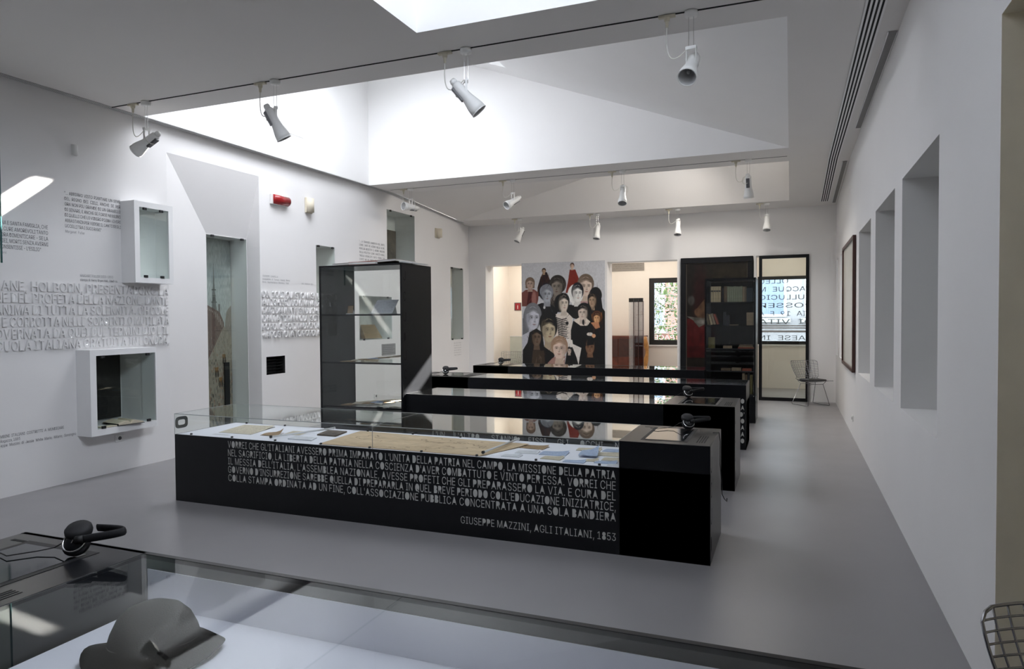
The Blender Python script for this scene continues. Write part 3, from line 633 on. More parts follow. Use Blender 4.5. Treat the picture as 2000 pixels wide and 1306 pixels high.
def open_book(name, label, c, w, d, h, rot=0, cover=MAHOG, pages=None):
    pages = pages or M_WR[0]
    t = thing(name, label, 'book', c); R_ = Matrix.Rotation(rot, 3, 'Z'); cc = Vector(c)
    for s in (-1, 1):
        prof = [(0, .004), (.25, h), (.6, h * .8), (1, h * .35)]
        q = MB()
        for (a, za), (b_, zb) in zip(prof, prof[1:]):
            P4 = [cc + R_ @ Vector((s * a * w / 2, -d / 2, za)), cc + R_ @ Vector((s * b_ * w / 2, -d / 2, zb)), cc + R_ @ Vector((s * b_ * w / 2, d / 2, zb)), cc + R_ @ Vector((s * a * w / 2, d / 2, za))]
            uv = [(a, 0), (b_, 0), (b_, 1), (a, 1)]
            q.poly(P4 if s > 0 else P4[::-1], uv if s > 0 else uv[::-1])
        for yy in (-d / 2, d / 2):
            q.poly([cc + R_ @ Vector((s * a * w / 2, yy, za)) for a, za in prof] + [cc + R_ @ Vector((s * w / 2, yy, .001)), cc + R_ @ Vector((0, yy, .001))], [(0, 0)] * 6)
        q.done('pages', pages, t)
    q = MB(); ax = R_ @ Vector((w * 1.05, 0, 0)); ay = R_ @ Vector((0, d * 1.05, 0)); q.obox(cc + Vector((0, 0, -.002)), ax, ay, (0, 0, .004)); q.done('cover', cover, t)
    return t
open_book('open_book', 'open book lying in the squarish white wall box', (-6.42, 5.16, .512), .26, .30, .035, math.radians(80), BLACKM)
tag(MB().obox((-6.36, 4.93, .512), (.1, 0, 0), (0, .14, 0), (0, 0, .008)).done('paper_sheet', M_WR[0]), 'flat paper sheet beside the open book in the squarish white wall box', 'paper')
tag(MB().poly([(-6.70, 10.02, 1.225), (-6.62, 10.42, 1.225), (-6.80, 10.45, 1.46), (-6.84, 10.08, 1.46)], UV4).poly([(-6.70, 10.02, 1.225), (-6.84, 10.08, 1.46), (-6.87, 10.12, 1.225)], [(0, 0), (0, 1), (1, 0)]).poly([(-6.62, 10.42, 1.225), (-6.80, 10.45, 1.46), (-6.87, 10.44, 1.225)], [(0, 0), (0, 1), (1, 0)]).done('folded_paper', M_WR[3], loc=(-6.7, 10.2, 1.225)), 'brown folded paper propped in the niche behind the tall black case', 'paper')

# small fittings on the left wall
t = thing('alarm_lamp', 'red alarm lamp with white base on the lettered wall', 'alarm', (XL, 7.66, 3.12))
MB().box(XL, XL + .035, 7.49, 7.835, 3.12, 3.26).done('base', PWHITE, t, bevel=.006)
MB().lathe([(0, 0), (.066, .002), (.066, .30), (0, .302)], (XL + .022, 7.52, 3.19), (0, 1, 0), 20).done('lens', REDL, t, True)
def sensor(label, y, z, w, h, d, m):
    t = thing('motion_sensor', label, 'sensor', (XL, y, z - h / 2))
    MB().box(XL, XL + d * .22, y - w / 2, y + w / 2, z - h / 2, z + h / 2).done('housing', m, t, bevel=.006)
    MB().lathe([(0, 0), (w * .44, .002), (w * .44, h * .9), (0, h * .902)], (XL + d * .24, y, z - h * .45), (0, 0, 1), 18).done('lens', m, t, True)
sensor('cream motion sensor beside the red alarm lamp', 8.29, 3.21, .15, .22, .12, IVORY)
sensor('small white detector high on the wall left of the tall white wall box', 4.745, 3.235, .065, .11, .05, PWHITE)
sensor('cream motion sensor high on the wall beyond the high niche', 12.25, 3.24, .18, .19, .12, IVORY)
def socket(label, y, z, x=XL, s=1):
    t = thing('wall_socket', label, 'socket', (x, y, z - .04))
    MB().box(*sorted((x, x + s * .012)), y - .05, y + .05, z - .037, z + .037).done('plate', PWHITE, t, bevel=.003)
    MB().lathe([(.020, 0), (.018, .004), (0, .004)], (x + s * .012, y, z), (s, 0, 0), 14).done('outlet', GREYB, t)
socket('white wall socket under the squarish white wall box', 5.17, .345)
socket('white wall socket behind the tall black case', 10.0, .26)
socket('white wall socket low on the wall below the dark framed panel', 9.95, .24, XR, -1)
t = thing('label_plate', 'grey printed label plate on the wall behind the tall black case', 'sign', (XL, 10.42, .93))
MB().box(XL, XL + .008, 10.2, 10.64, .93, 1.125).done('plate', GREYVENT, t)
for i in range(5): MB().box(XL + .008, XL + .010, 10.23, 10.60 - .05 * (i % 2), 1.09 - i * .033, 1.10 - i * .033).done('printed_line', INK, t)
t = thing('glass_screen', 'clear glass panel edge standing off the lettered wall at the frame edge', 'glass', (-6.35, 3.7, 2.1))
MB().box(-6.356, -6.346, 3.3, 3.955, 2.08, 3.42).done('pane', GLASSG, t); MB().box(-6.359, -6.343, 3.953, 3.961, 2.08, 3.42).done('edge_strip', mat('glass_edge', (.02, .10, .10), .3), t)
for z in (2.2, 3.3): MB().lathe([(.012, 0), (.012, .15)], (XL, 3.4, z), (1, 0, 0), 8).done('standoff', SILVER, t)

# ------------------------------------------------------------------ showcases
def showcase(name, label, x0, x1, y0, y1, block, ztop=.76, glass_box=False, bed_z=.58):
    """black steel showcase: tray with white bed under glass, and an end block with a screen; block = x range of the block"""
    t = thing(name, label, 'display case', ((x0 + x1) / 2, (y0 + y1) / 2, 0))
    b0, b1 = block; tx0, tx1 = (x0, b0) if b1 >= x1 - .01 else (b1, x1); th = .020 if y0 < 2 else .012
    zt = bed_z if glass_box else ztop
    q = MB(); q.box(x0, x1, y0, y0 + th, 0, zt).box(x0, x1, y1 - th, y1, 0, zt).box(tx0 if tx0 == x0 else tx1 - th, tx0 + th if tx0 == x0 else tx1, y0 + th, y1 - th, 0, zt)
    q.box(tx0, tx1, y0 + th, y1 - th, 0, bed_z - .012)
    q.done('body', BLACK, t)
    q = MB(); a, c = b0, b1; q.box(a, c, y0, y1, 0, ztop); q.done('end_block', BLACK, t, bevel=.003)
    MB().box(tx0 + th, tx1 - (th if tx1 == x1 else 0), y0 + th, y1 - th, bed_z - .012, bed_z).done('display_bed', BED, t)
    if not glass_box:
        for yy in (y1 - th - .004, y0 + th + .001): MB().box(tx0 + th, tx1 - (th if tx1 == x1 else 0), yy, yy + .003, bed_z, ztop - (.05 if y0 < 2 else .035)).done('white_lining', BED, t)
    if glass_box:
        g = .006; n = 3; L = (tx1 - tx0) / n
        cuts = [tx0, tx0 + 2.02, tx1]
        for a, c in zip(cuts, cuts[1:]):
            MB().box(a + .002, c - .002, y0, y1, ztop - g, ztop).done('glass_top', GLASSL, t)
            MB().box(a + .002, c - .002, y0, y0 + g, zt, ztop - g).done('glass_front', GLASS, t)
        for a, c in zip((tx0, tx0 + 2.35), (tx0 + 2.35, tx1)): MB().box(a + .002, c - .002, y1 - g, y1, zt, ztop - g).done('glass_back', GLASS, t)
        MB().box(tx0, tx0 + g, y0 + g, y1 - g, zt, ztop - g).done('glass_end', GLASS, t)
        q = MB()
        for k in range(9):
            x = tx0 + .16 + k * (tx1 - tx0 - .3) / 8
            for y in (y0 + .03, y1 - .03): q.lathe([(0, 0), (.010, 0), (.010, .012), (0, .014)], (x, y, bed_z), (0, 0, 1), 8)
        q.done('rim_stud', BLACKM, t)['kind'] = 'stuff'
        q = MB()
        for x in (tx0 + 2.02,): q.box(x - .002, x + .002, y0, y1, ztop - .002, ztop + .001).box(x - .002, x + .002, y0, y0 + .004, zt, ztop)
        q.done('glass_joint', SILVER, t)
        for a, c, yy in ((tx0, tx0 + 2.02, y0), (tx0 + 2.02, tx1, y0), (tx0, tx0 + 2.35, y1), (tx0 + 2.35, tx1, y1)): MB().box(a + .003, c - .003, yy - .0015, yy + .0015, ztop - .004, ztop + .0012).done('glass_edge', GEDGE, t)
        for xx in (tx0, tx1 - .003): MB().box(xx, xx + .003, y0, y1, ztop - .004, ztop + .0012).done('glass_edge', GEDGE, t)
        for xx, yy in ((tx0, y0), (tx0, y1), (tx0 + 2.35, y1)): MB().box(xx, xx + .003, yy - .0015, yy + .0015, zt, ztop).done('glass_edge', GEDGE, t)
    else:
        cuts = [tx0, tx0 + (tx1 - tx0) * .44, tx1]
        for a, c in zip(cuts, cuts[1:]):
            MB().box(a + (th if a == x0 else .001), c - (th if c == x1 else .001), y0 + th, y1 - th, ztop - .008, ztop - .001).done('glass_lid', GLASSN if y0 < 2 else GLASSL, t)
    # screen, speaker slots and key slot on the end block
    bx = (b0 + b1) / 2; sy0, sy1 = y0 + .12, y1 - .10; sx0, sx1 = b0 + .15, b1 - .18
    MB().box(sx0 - .025, sx1 + .025, sy0 - .03, sy1 + .03, ztop - .002, ztop + .0015).done('screen_bezel', BLACKM, t)
    MB().box(sx0, sx1, sy0, sy1, ztop, ztop + .0025).done('screen', BLACKG, t)
    for k in range(4): MB().box(b1 - .10 + k * .016, b1 - .094 + k * .016, y0 + .10, y0 + .36, ztop - .001, ztop + .001).done('speaker_slot', DARKSLOT, t)
    MB().box(b0 + .05, b0 + .13, y1 - .09, y1 - .075, ztop - .001, ztop + .001).done('key_slot', DARKSLOT, t)
    return t
STG = {}
def stencil_glyph(ch):
    """outline of a capital as (mesh, width) at cap height 1; closed bowls are cut out whole, as in a stencil without bridges"""
    if ch not in STG:
        me = text_mesh(ch, 1 / CAP, True); a, c = width(me); me.transform(Matrix.Translation((-a, 0, 0))); w = c - a
        bm = bmesh.new(); bm.from_mesh(me); arc = lambda x, y, rx, ry: [(x + rx * math.sin(PI * k / 10), y + ry * math.cos(PI * k / 10)) for k in range(11)]
        pts = {'A': [(w * .5, .97), (w * .16, .24), (w * .84, .24)], 'D': [(.04, 1), (.04, 0)] + arc(w * .45, .5, w * .53, .5)[::-1], 'P': [(.04, 1), (.04, .40)] + arc(w * .5, .70, w * .48, .30)[::-1], 'R': [(.04, 1), (.04, .42)] + arc(w * .5, .71, w * .45, .29)[::-1]}.get(ch)
        if pts: bm.faces.new([bm.verts.new((x, y, .0007)) for x, y in pts])
        bm.to_mesh(me); bm.free(); STG[ch] = (me, w)
    return STG[ch]
def front_text(t, y0, lines, x0, x1, z0, cap, pitch):
    for i, l in enumerate(lines):
        xs = .74; gl = [(c, stencil_glyph(c)[1] * cap * xs if c != ' ' else 0) for c in l]; gap = cap * .15; sp = l.count(' ')
        base = sum(g[1] for g in gl) + gap * (len(l) - 1 - sp); k = min(1.12, (x1 - x0) / (base + sp * cap * .28)); space = (x1 - x0 - base * k) / max(sp, 1)
        bm = bmesh.new(); x = x0
        for c, w in gl:
            if c == ' ': x += space; continue
            me = stencil_glyph(c)[0].copy(); me.transform(frame((x, y0 - .0015, z0 - i * pitch), (1, 0, 0), (0, 0, 1)) @ Matrix.Diagonal((cap * xs * k, cap, 1, 1))); bm.from_mesh(me); bpy.data.meshes.remove(me); x += (w + gap) * k
        me = bpy.data.meshes.new('lettering'); bm.to_mesh(me); bm.free()
        link('lettering', me, LETTER, t)['kind'] = 'stuff'
def end_marks(t, x, y, zs, s=1):
    for i, z in enumerate(zs):
        ch = "JCJDJC)"[i % 7]
        line(ch, .10, .05, frame((x + s * .001, y + .03, z), (0, s, 0), (0, 0, 1)), DARKSLOT, t, xs=1, name='cut_letter')
c2 = showcase('showcase', 'long black showcase with a glass box of maps and letters and a cut-out quotation', -4.98, -.465, 4.5, 5.22, (-1.05, -.465), glass_box=True)
front_text(c2, 4.5, ["VORREI CHE GL'ITALIANI AVESSERO PRIMA IMPARATO L'UNITA DELLA PATRIA NEL CAMPO, LA MISSIONE DELLA PATRIA", "NEL SAGRIFICIO, LA LIBERTA DELLA PATRIA NELLA COSCIENZA D'AVER COMBATTUTO E VINTO PER ESSA. VORREI CHE", "IL MESSIA DELL'ITALIA, L'ASSEMBLEA NAZIONALE, AVESSE PROFETI CHE GLI PREPARASSERO LA VIA. E CURA DEL", "GOVERNO D'INSURREZIONE SAREBBE QUELLA DI PREPARARLA IN QUEL BREVE PERIODO COLL'EDUCAZIONE INIZIATRICE,", "COLLA STAMPA ORDINATA AD UN FINE, COLL'ASSOCIAZIONE PUBBLICA CONCENTRATA A UNA SOLA BANDIERA"], -4.383, -1.072, .501, .057, .0703)
front_text(c2, 4.5, ["GIUSEPPE MAZZINI, AGLI ITALIANI, 1853"], -2.215, -1.072, .09, .052, .07)
end_marks(c2, -.465, 4.5, [.58, .42, .25, .07])
q = MB()
ring = [(.055 * math.copysign(abs(math.cos(a)) ** .5, math.cos(a)), .038 * math.copysign(abs(math.sin(a)) ** .6, math.sin(a))) for a in [2 * PI * k / 28 for k in range(28)]]
for k in range(28):
    a, b_ = ring[k], ring[(k + 1) % 28]; i1, i2 = (a[0] * .55, a[1] * .45), (b_[0] * .55, b_[1] * .45)
    q.poly([(-4.982, 4.578 + p[0] * 1.25, .674 + p[1] * 1.35) for p in (a, b_, i2, i1)])
q.done('letter_ring', BLACKM, c2)
c3 = showcase('showcase', 'second long black showcase, between the tall black case and its own screen block', -3.845, -.46, 6.5, 7.22, (-1.10, -.46))
front_text(c3, 6.5, ["L'UN L'ALTRO, STANNO FISSI GLI OCCHI NEI TUOI", "E LETTO, PER RESPONSABILITA, ALLA VOCE DI DIO", "E DELLA MADRE, IN NOME DELLA PATRIA COMUNE"], -3.52, -1.15, .315, .060, .085)
end_marks(c3, -.46, 6.5, [.60, .43, .26, .08])
c4 = showcase('showcase', 'third long black showcase with letters cut at its right end, before the last one', -4.98, -.48, 8.55, 9.27, (-4.98, -4.08))
front_text(c4, 8.55, ["DELLA GIOVINE ITALIA, NEL NOME DI DIO E DELL'ITALIA SI GIURO", "LE PAROLE DELLA FEDE FURONO SCRITTE CON LA SPERANZA DI UNA PATRIA", "SEMPRE UNITI NEL PENSIERO E NELL'AZIONE, FRATELLI DELLE GENTI D'", "COLORO CHE SOFFRONO E SPERANO CON NOI, NELLA LUNGA NOTTE, PENSANDO", "UNA SOLA LEGGE, UNA SOLA FAMIGLIA, UNA SOLA BANDIERA, UNA VITA", "NON VI E VERA LIBERTA SENZA LA FEDE NEL DOVERE E NELLA", "IL POPOLO, NELLA SUA SANTA UNITA, E SORTO PER IL BENE DEL MONDO"], -3.9, -.50, .545, .055, .078)
end_marks(c4, -.48, 8.55, [.52, .30])
c5 = showcase('showcase', 'last long black showcase, in front of the portrait collage', -5.0, -1.19, 10.68, 11.40, (-5.0, -4.36))
c1 = showcase('showcase', 'nearest black showcase with a dark felt hat under its glass lid', -2.76, .27, 1.02, 1.785, (-2.76, -2.11), bed_z=.58)

# ------------------------------------------------------------------ tall cases
def tall_case(label, x0, x1, y0, y1, h, shelves, left=True, right=True):
    t = thing('tall_case', label, 'display case', ((x0 + x1) / 2, (y0 + y1) / 2, 0)); th = .022
    MB().box(x0, x0 + th, y0, y1, 0, h).done('side_panel', BLACK, t); MB().box(x1 - th, x1, y0, y1, 0, h).done('side_panel', BLACK, t)
    MB().box(x0 + th, x1 - th, y0, y1, h - .02, h).done('top_panel', BLACK, t); MB().box(x0 + th, x1 - th, y0, y1, 0, shelves[-1] - .03).done('plinth', BLACK, t)
    for z in shelves:
        s = MB().box(x0 + th, x1 - th, y0 + .015, y1 - .015, z - .012, z).done('shelf', GLASS, t)
        MB().box(x0 + th, x1 - th, y0 + .006, y0 + .016, z - .016, z + .002).done('shelf_edge', BLACKM, s)
    MB().box(x0 + th, x1 - th, y0 + .001, y0 + .006, shelves[-1] - .03, h - .02).done('front_glass', GLASSL, t)
    MB().box(x0 + th, x1 - th, y1 - .006, y1 - .001, shelves[-1] - .03, h - .02).done('back_glass', GLASS, t)
    return t
tc3 = tall_case('tall black glazed case with papers on its shelves, by the lettered wall', -4.92, -3.85, 6.45, 7.10, 2.165, [1.62, 1.09, .60])
end_marks(tc3, -3.85, 6.45, [1.98, 1.76, 1.54, 1.32, 1.12, .92])
tc5 = tall_case('tall black glazed bookcase in front of the dark oil painting', -1.19, -.47, 10.7, 11.40, 2.13, [1.775, 1.43, 1.09, .76, .42])
MB().box(-1.17, -.49, 11.375, 11.385, .40, 2.1).done('smoked_back', glass('smoked_glass', (.35, .35, .36)), tc5)
MB().box(-.50, -.462, 10.705, 10.73, .33, .40).done('white_band', PWHITE, tc5)

# ------------------------------------------------------------------ papers, maps and rods in the glass box; papers in the tall case
def sheet_of(name, label, cat, m, px, z, th=.002, group=None, curl=0.0):
    """thin sheet from four floor-plan corners, with optional lifted corner"""
    c = [Vector((x, y, z + th)) for x, y in px]; ctr = sum(c, Vector()) / 4
    n = 4; q = MB(); g = []
    for j in range(n + 1):
        for i in range(n + 1):
            u, v = i / n, j / n; p = (c[0] * (1 - u) + c[1] * u) * (1 - v) + (c[3] * (1 - u) + c[2] * u) * v
            g.append(p + Vector((0, 0, curl * (max(0, u + v - 1.2) ** 2 * 2 + .15 * math.sin(u * 5 + v * 3) ** 2))))
    for j in range(n):
        for i in range(n):
            k = j * (n + 1) + i; q.poly([g[k], g[k + 1], g[k + n + 2], g[k + n + 1]], [(i / n, j / n), ((i + 1) / n, j / n), ((i + 1) / n, (j + 1) / n), (i / n, (j + 1) / n)])
    for a, b_ in ((0, 1), (1, 2), (2, 3), (3, 0)): q.poly([c[a] - Vector((0, 0, th)), c[b_] - Vector((0, 0, th)), c[b_], c[a]], [(0, 0)] * 4)
    o = q.done(name, m, loc=(ctr.x, ctr.y, z)); return tag(o, label, cat, group)
BZ = .5805
sheet_of('old_map', 'large tan unrolled map across the middle of the glass box', 'map', M_MAP, [(-3.48, 4.53), (-2.07, 4.53), (-1.88, 5.05), (-3.52, 5.17)], BZ, .004, curl=.006)
sheet_of('folded_sheet', 'cream folded sheet, leftmost paper in the glass box', 'paper', M_WR[0], [(-4.68, 4.70), (-4.32, 4.70), (-4.40, 5.10), (-4.78, 5.12)], BZ, .002, curl=.012)
sheet_of('torn_letter', 'brown torn letter beside the cream folded sheet', 'paper', M_WR[3], [(-4.22, 4.70), (-4.05, 4.70), (-4.10, 4.86), (-4.25, 4.84)], BZ, .002, curl=.03)
sheet_of('paper_slip', 'small cream slip between the torn letter and the first glass rod', 'paper', M_WR[0], [(-4.06, 4.80), (-3.90, 4.82), (-3.93, 5.0), (-4.10, 4.98)], BZ)
sheet_of('paper_slip', 'pale card right of the first glass rod', 'paper', M_WR[2], [(-3.86, 4.62), (-3.62, 4.62), (-3.66, 4.74), (-3.88, 4.74)], BZ, .01)
sheet_of('small_photograph', 'small brown photograph lying near the map corner', 'photograph', M_BRN, [(-3.75, 4.86), (-3.56, 4.86), (-3.60, 5.08), (-3.80, 5.08)], BZ, .012)
sheet_of('caption_strip', 'grey caption strip at the left front of the glass box', 'caption', M_WR[2], [(-4.66, 4.60), (-4.48, 4.60), (-4.48, 4.64), (-4.66, 4.64)], BZ, .001)
spec = [("wide brown letter behind the blue ones, next to the map edge", 3, -1.82, 4.98, .20, .13, -.1), ("blue letter in front of the wide brown letter", 1, -1.60, 4.80, .20, .13, .05), ("grey slip close to the map's front corner", 2, -1.86, 4.62, .14, .08, 0), ("pale letter left of the frontmost blue envelope", 2, -1.80, 4.78, .17, .10, .1),
        ("cream letter in the middle of the loose letters", 0, -1.56, 4.64, .15, .10, -.05), ("cream letter behind the folded blue letter", 0, -1.40, 5.03, .18, .10, .06), ("long blue letter at the back near the screen block", 1, -1.20, 5.05, .18, .10, -.08), ("cream sheet at the right, behind the folded letter", 0, -1.22, 4.90, .22, .12, .04),
        ("cream letter before the folded letter, near the screen block", 0, -1.14, 4.74, .16, .10, .02), ("blue envelope at the front beside the block", 1, -1.17, 4.62, .15, .07, 0), ("frontmost blue envelope under the quotation's last words", 1, -1.38, 4.58, .15, .07, 0), ("small cream note between the two front blue envelopes", 0, -1.28, 4.66, .09, .07, .1), ("white note in the very right front corner of the glass box", 2, -1.10, 4.555, .08, .05, 0)]
for lb, k, x, y, w, d, a in spec:
    ca, sa = math.cos(a), math.sin(a)
    sheet_of('loose_letter', lb, 'letter', M_WR[k], [(x + ca * i * w / 2 - sa * j * d / 2, y + sa * i * w / 2 + ca * j * d / 2) for i, j in ((-1, -1), (1, -1), (1, 1), (-1, 1))], BZ, .003, 'loose letters in the glass box', curl=.01)
sheet_of('folded_letter', 'blue folded letter standing ajar among the loose letters', 'letter', M_WR[1], [(-1.40, 4.74), (-1.26, 4.74), (-1.30, 4.94), (-1.42, 4.92)], BZ + .014, .003, curl=.03)
for lb, a, b_ in (('glass rod lying left of the tan map', (-4.0, 4.58, .60), (-3.78, 5.14, .60)), ('glass rod lying across the right end of the tan map', (-2.06, 4.56, .605), (-2.02, 5.15, .605))):
    t = thing('glass_rod', lb, 'rod', a); MB().tube([a, b_], .008, 8).done('rod', mat('rod_acrylic', (.72, .72, .72), .1), t, True)
    for p, m_ in ((a, BLACKM), (b_, SILVER)): MB().lathe([(0, -.012), (.012, -.008), (.012, .008), (0, .012)], p, Vector(b_) - Vector(a), 8).done('end_cap', m_, t)
def easel(name, label, x, y, z, w, h, lean, m):
    t = thing(name, label, 'paper', (x, y, z)); dy = h * math.sin(lean); dz = h * math.cos(lean)
    MB().poly([(x - w / 2, y, z + .004), (x + w / 2, y, z + .004), (x + w / 2, y + dy, z + dz), (x - w / 2, y + dy, z + dz)], UV4).done('sheet', m, t)
    MB().obox((x, y - .008, z + .006), (w * 1.04, 0, 0), (0, .03, 0), (0, 0, .008)).done('stand_ledge', PWHITE, t)
    MB().poly([(x - w * .3, y + dy, z + dz - .02), (x + w * .3, y + dy, z + dz - .02), (x + w * .3, y + dy + .05, z + .002), (x - w * .3, y + dy + .05, z + .002)]).done('stand_back', PWHITE, t)
easel('written_page', 'white written page on a stand, top shelf of the tall case by the lettered wall', -4.22, 6.62, 1.622, .28, .22, .75, M_WR[2])
easel('brown_card', 'small brown card on a ledge, top shelf of the tall case by the lettered wall', -4.66, 6.66, 1.622, .075, .10, .2, M_WR[3])
sheet_of('white_slip', 'thin white slip lying beside the small brown card', 'paper', M_WR[2], [(-4.60, 6.62), (-4.42, 6.62), (-4.44, 6.74), (-4.60, 6.74)], 1.622)
for z, n, nm in ((1.092, 9, 'middle'), (.602, 8, 'bottom')):
    for i in range(n):
        x = -4.66 + i * (.70 / n) + .02; w = .13 + .02 * (i % 3); y = 6.60 + .09 * (i % 3)
        k = (3, 0, 0, 3, 1, 0, 3, 0, 3)[i]
        a = .5 * math.sin(i * 2.3); ca, sa = math.cos(a), math.sin(a)
        sheet_of('old_paper', '%s old paper, %s from the left on the %s shelf of the tall case' % (('cream', 'blue', 'white', 'brown')[k], ('first', 'second', 'third', 'fourth', 'fifth', 'sixth', 'seventh', 'eighth', 'ninth')[i], nm), 'paper', M_WR[k],
                 [(x + ca * u * w / 2 - sa * v * w * .6, y + sa * u * w / 2 + ca * v * w * .6) for u, v in ((-1, -1), (1, -1), (1, 1), (-1, 1))], z + .0075 * i, .003, 'old papers on the %s shelf' % nm, curl=.006)
# folders on top of the tall case
def folio(name, label, x0, x1, y0, y1, z, th, cover, pages, tilt=0):
    t = thing(name, label, 'folder', ((x0 + x1) / 2, (y0 + y1) / 2, z))
    c = Vector(((x0 + x1) / 2, (y0 + y1) / 2, z + th / 2 + .001)); ax = Vector((x1 - x0, 0, tilt)); ay = Vector((0, y1 - y0, 0)); n = ax.cross(ay).normalized()
    up = Vector((0, 0, abs(tilt) / 2))
    MB().obox(c + up + n * (th / 2), ax, ay, n * .004).done('cover', cover, t); MB().obox(c + up - n * (th / 2 - .002), ax, ay, n * .004).done('cover', cover, t)
    MB().obox(c + up, ax * .985, ay * .985, n * (th - .006)).done('pages', pages, t)
ORANGE = mat('orange_cover', (.40, .10, .05), .6, var=.2, scale=4); GREYC = mat('grey_cover', (.34, .30, .27), .6, var=.15)
folio('folder', 'long grey folder lying on top of the tall case by the lettered wall', -4.80, -3.98, 6.535, 6.98, 2.166, .022, GREYC, PWHITE, .03)
folio('folder', 'orange covered folder under the long grey folder on the tall case', -4.55, -4.20, 6.49, 6.53, 2.166, .030, ORANGE, PWHITE)
folio('folder', 'loose white folder jutting from the right end of the tall case top', -3.972, -3.80, 6.60, 6.95, 2.166, .012, PWHITE, PWHITE, -.02)

# ------------------------------------------------------------------ books
BC = {'cream': mat('book_cream', (.48, .38, .23), .7, var=.15, scale=30), 'sage': mat('book_sage', (.24, .25, .17), .75, var=.2, scale=30), 'brown': mat('book_brown', (.13, .085, .05), .7, var=.25, scale=30), 'dark': mat('book_dark', (.012, .014, .018), .6, var=.2, scale=30),
      'red': mat('book_red', (.26, .055, .028), .6, var=.15, scale=30), 'tan': mat('book_tan', (.26, .19, .12), .7, var=.2, scale=30), 'olive': mat('book_olive', (.17, .14, .05), .7, var=.25, scale=30), 'navy': mat('book_navy', (.02, .03, .04), .6, var=.2, scale=30)}
PAGES = mat('book_pages', (.50, .45, .35), .9, var=.1, scale=60)
def book(label, x, y, z, th, h, d, c, lean=0, group=None, flat=False, band=False):
    t = thing('book', label, 'book', (0, 0, 0), group)
    q = MB()
    q.box(0, th * .12, 0, d, 0, h).box(th * .88, th, 0, d, 0, h).box(0, th, -.004, .004, 0, h); q.done('cover', BC[c], t)
    MB().box(th * .12, th * .88, .004, d * .97, .004, h * .975).done('pages', PAGES, t)
    if band: MB().box(.002, th - .002, -.006, -.003, h * .66, h * .75).done('spine_label', BC['dark'], t)
    t.location = (x, y, z)
    if flat: t.rotation_euler = (0, PI / 2, 0); t.location = (x, y, z + th)
    elif lean: t.rotation_euler = (0, lean, 0); t.location = (x, y, z + (math.sin(-lean) * th if lean < 0 else 0) + .001)
    return t
ORD = ('first', 'second', 'third', 'fourth', 'fifth', 'sixth', 'seventh', 'eighth', 'ninth')
y = 10.76; z1, z2, z3, z4, z5 = [v + .001 for v in (1.775, 1.43, 1.09, .76, .42)]
x = -1.16
book('slim black book at the left end of the bookcase top shelf', x, y, z1, .022, .24, .16, 'dark', group='books on the top shelf')
x = -1.108
for i in range(4): book('cream book with dark spine label, %s of the four on the top shelf' % ORD[i], x + i * .0365, y, z1, .034, .235, .16, 'cream', group='books on the top shelf', band=True)
x = -.945
book('dark brown book right after the four cream books', x, y, z1, .02, .21, .16, 'dark', group='books on the top shelf')
book('tall brown book before the sage row on the top shelf', x + .025, y, z1, .044, .235, .16, 'brown', group='books on the top shelf')
for i in range(7): book('sage green book, %s of the seven on the top shelf' % ORD[i], x + .072 + i * .0305, y, z1, .0285, .233 - .003 * (i % 3), .16, 'sage', group='books on the top shelf')
for i in range(2): book('%s book after the sage row on the top shelf' % ('thin tan', 'thick brown')[i], x + .288 + i * .028, y, z1, .026, .225, .16, ('tan', 'brown')[i], group='books on the top shelf')
book('wide navy box book at the right end of the top shelf', -.60, y, z1, .085, .205, .16, 'navy', group='books on the top shelf')
for i, (c, lb) in enumerate((('tan', 'first leaning tan book'), ('cream', 'second leaning pale book'), ('tan', 'third leaning tan book'), ('red', 'leaning red book'))):
    book('%s at the left of the second bookcase shelf' % lb, -1.155 + i * .045, y, z2, .03, .17 - .008 * (i % 2), .14, c, -.16 - .06 * i, 'leaning books on the second shelf')
book('black upright book amid the second bookcase shelf', -.93, y, z2, .03, .20, .14, 'dark', group='books on the second shelf')
book('squat black book amid the second bookcase shelf', -.895, y, z2, .05, .155, .14, 'dark', group='books on the second shelf')
book('thin pale booklet lying flat on the second bookcase shelf', -.84, y, z2, .012, .12, .14, 'tan', flat=True)
book('tan upright book at the right end of the second shelf', -.60, y, z2, .095, .19, .14, 'tan', group='books on the second shelf')
book('olive upright book at the left of the third bookcase shelf', -1.145, y, z3, .09, .165, .10, 'olive', group='books on the third shelf')
book('small tan book lying flat amid the third bookcase shelf', -.93, y, z3, .035, .12, .12, 'tan', flat=True)
for i in range(3): book('%s flat book of the reddish pile on the third shelf' % ('bottom', 'middle', 'top')[i], -.72 + .01 * i, y, z3 + i * .0185, .018, .22 - .02 * i, .14, ('red', 'tan', 'brown')[i], flat=True, group='reddish pile on the third shelf')
for i in range(3): book('%s flat book along the fourth bookcase shelf' % ('first dim', 'second dim', 'third dim')[i], -.96 + i * .15, y, z4, .03 + .008 * (i % 2), .13, .14, ('brown', 'tan', 'red')[i], flat=True, group='flat books on the fourth shelf')
for i in range(4): book('%s upright book by the right side of the lowest shelf' % ('tan', 'brown', 'dark', 'olive')[i], -.66 + i * .037, y, z5, .034, .30 - .02 * (i % 2), .16, ('tan', 'brown', 'dark', 'olive')[i], group='books on the lowest shelf')

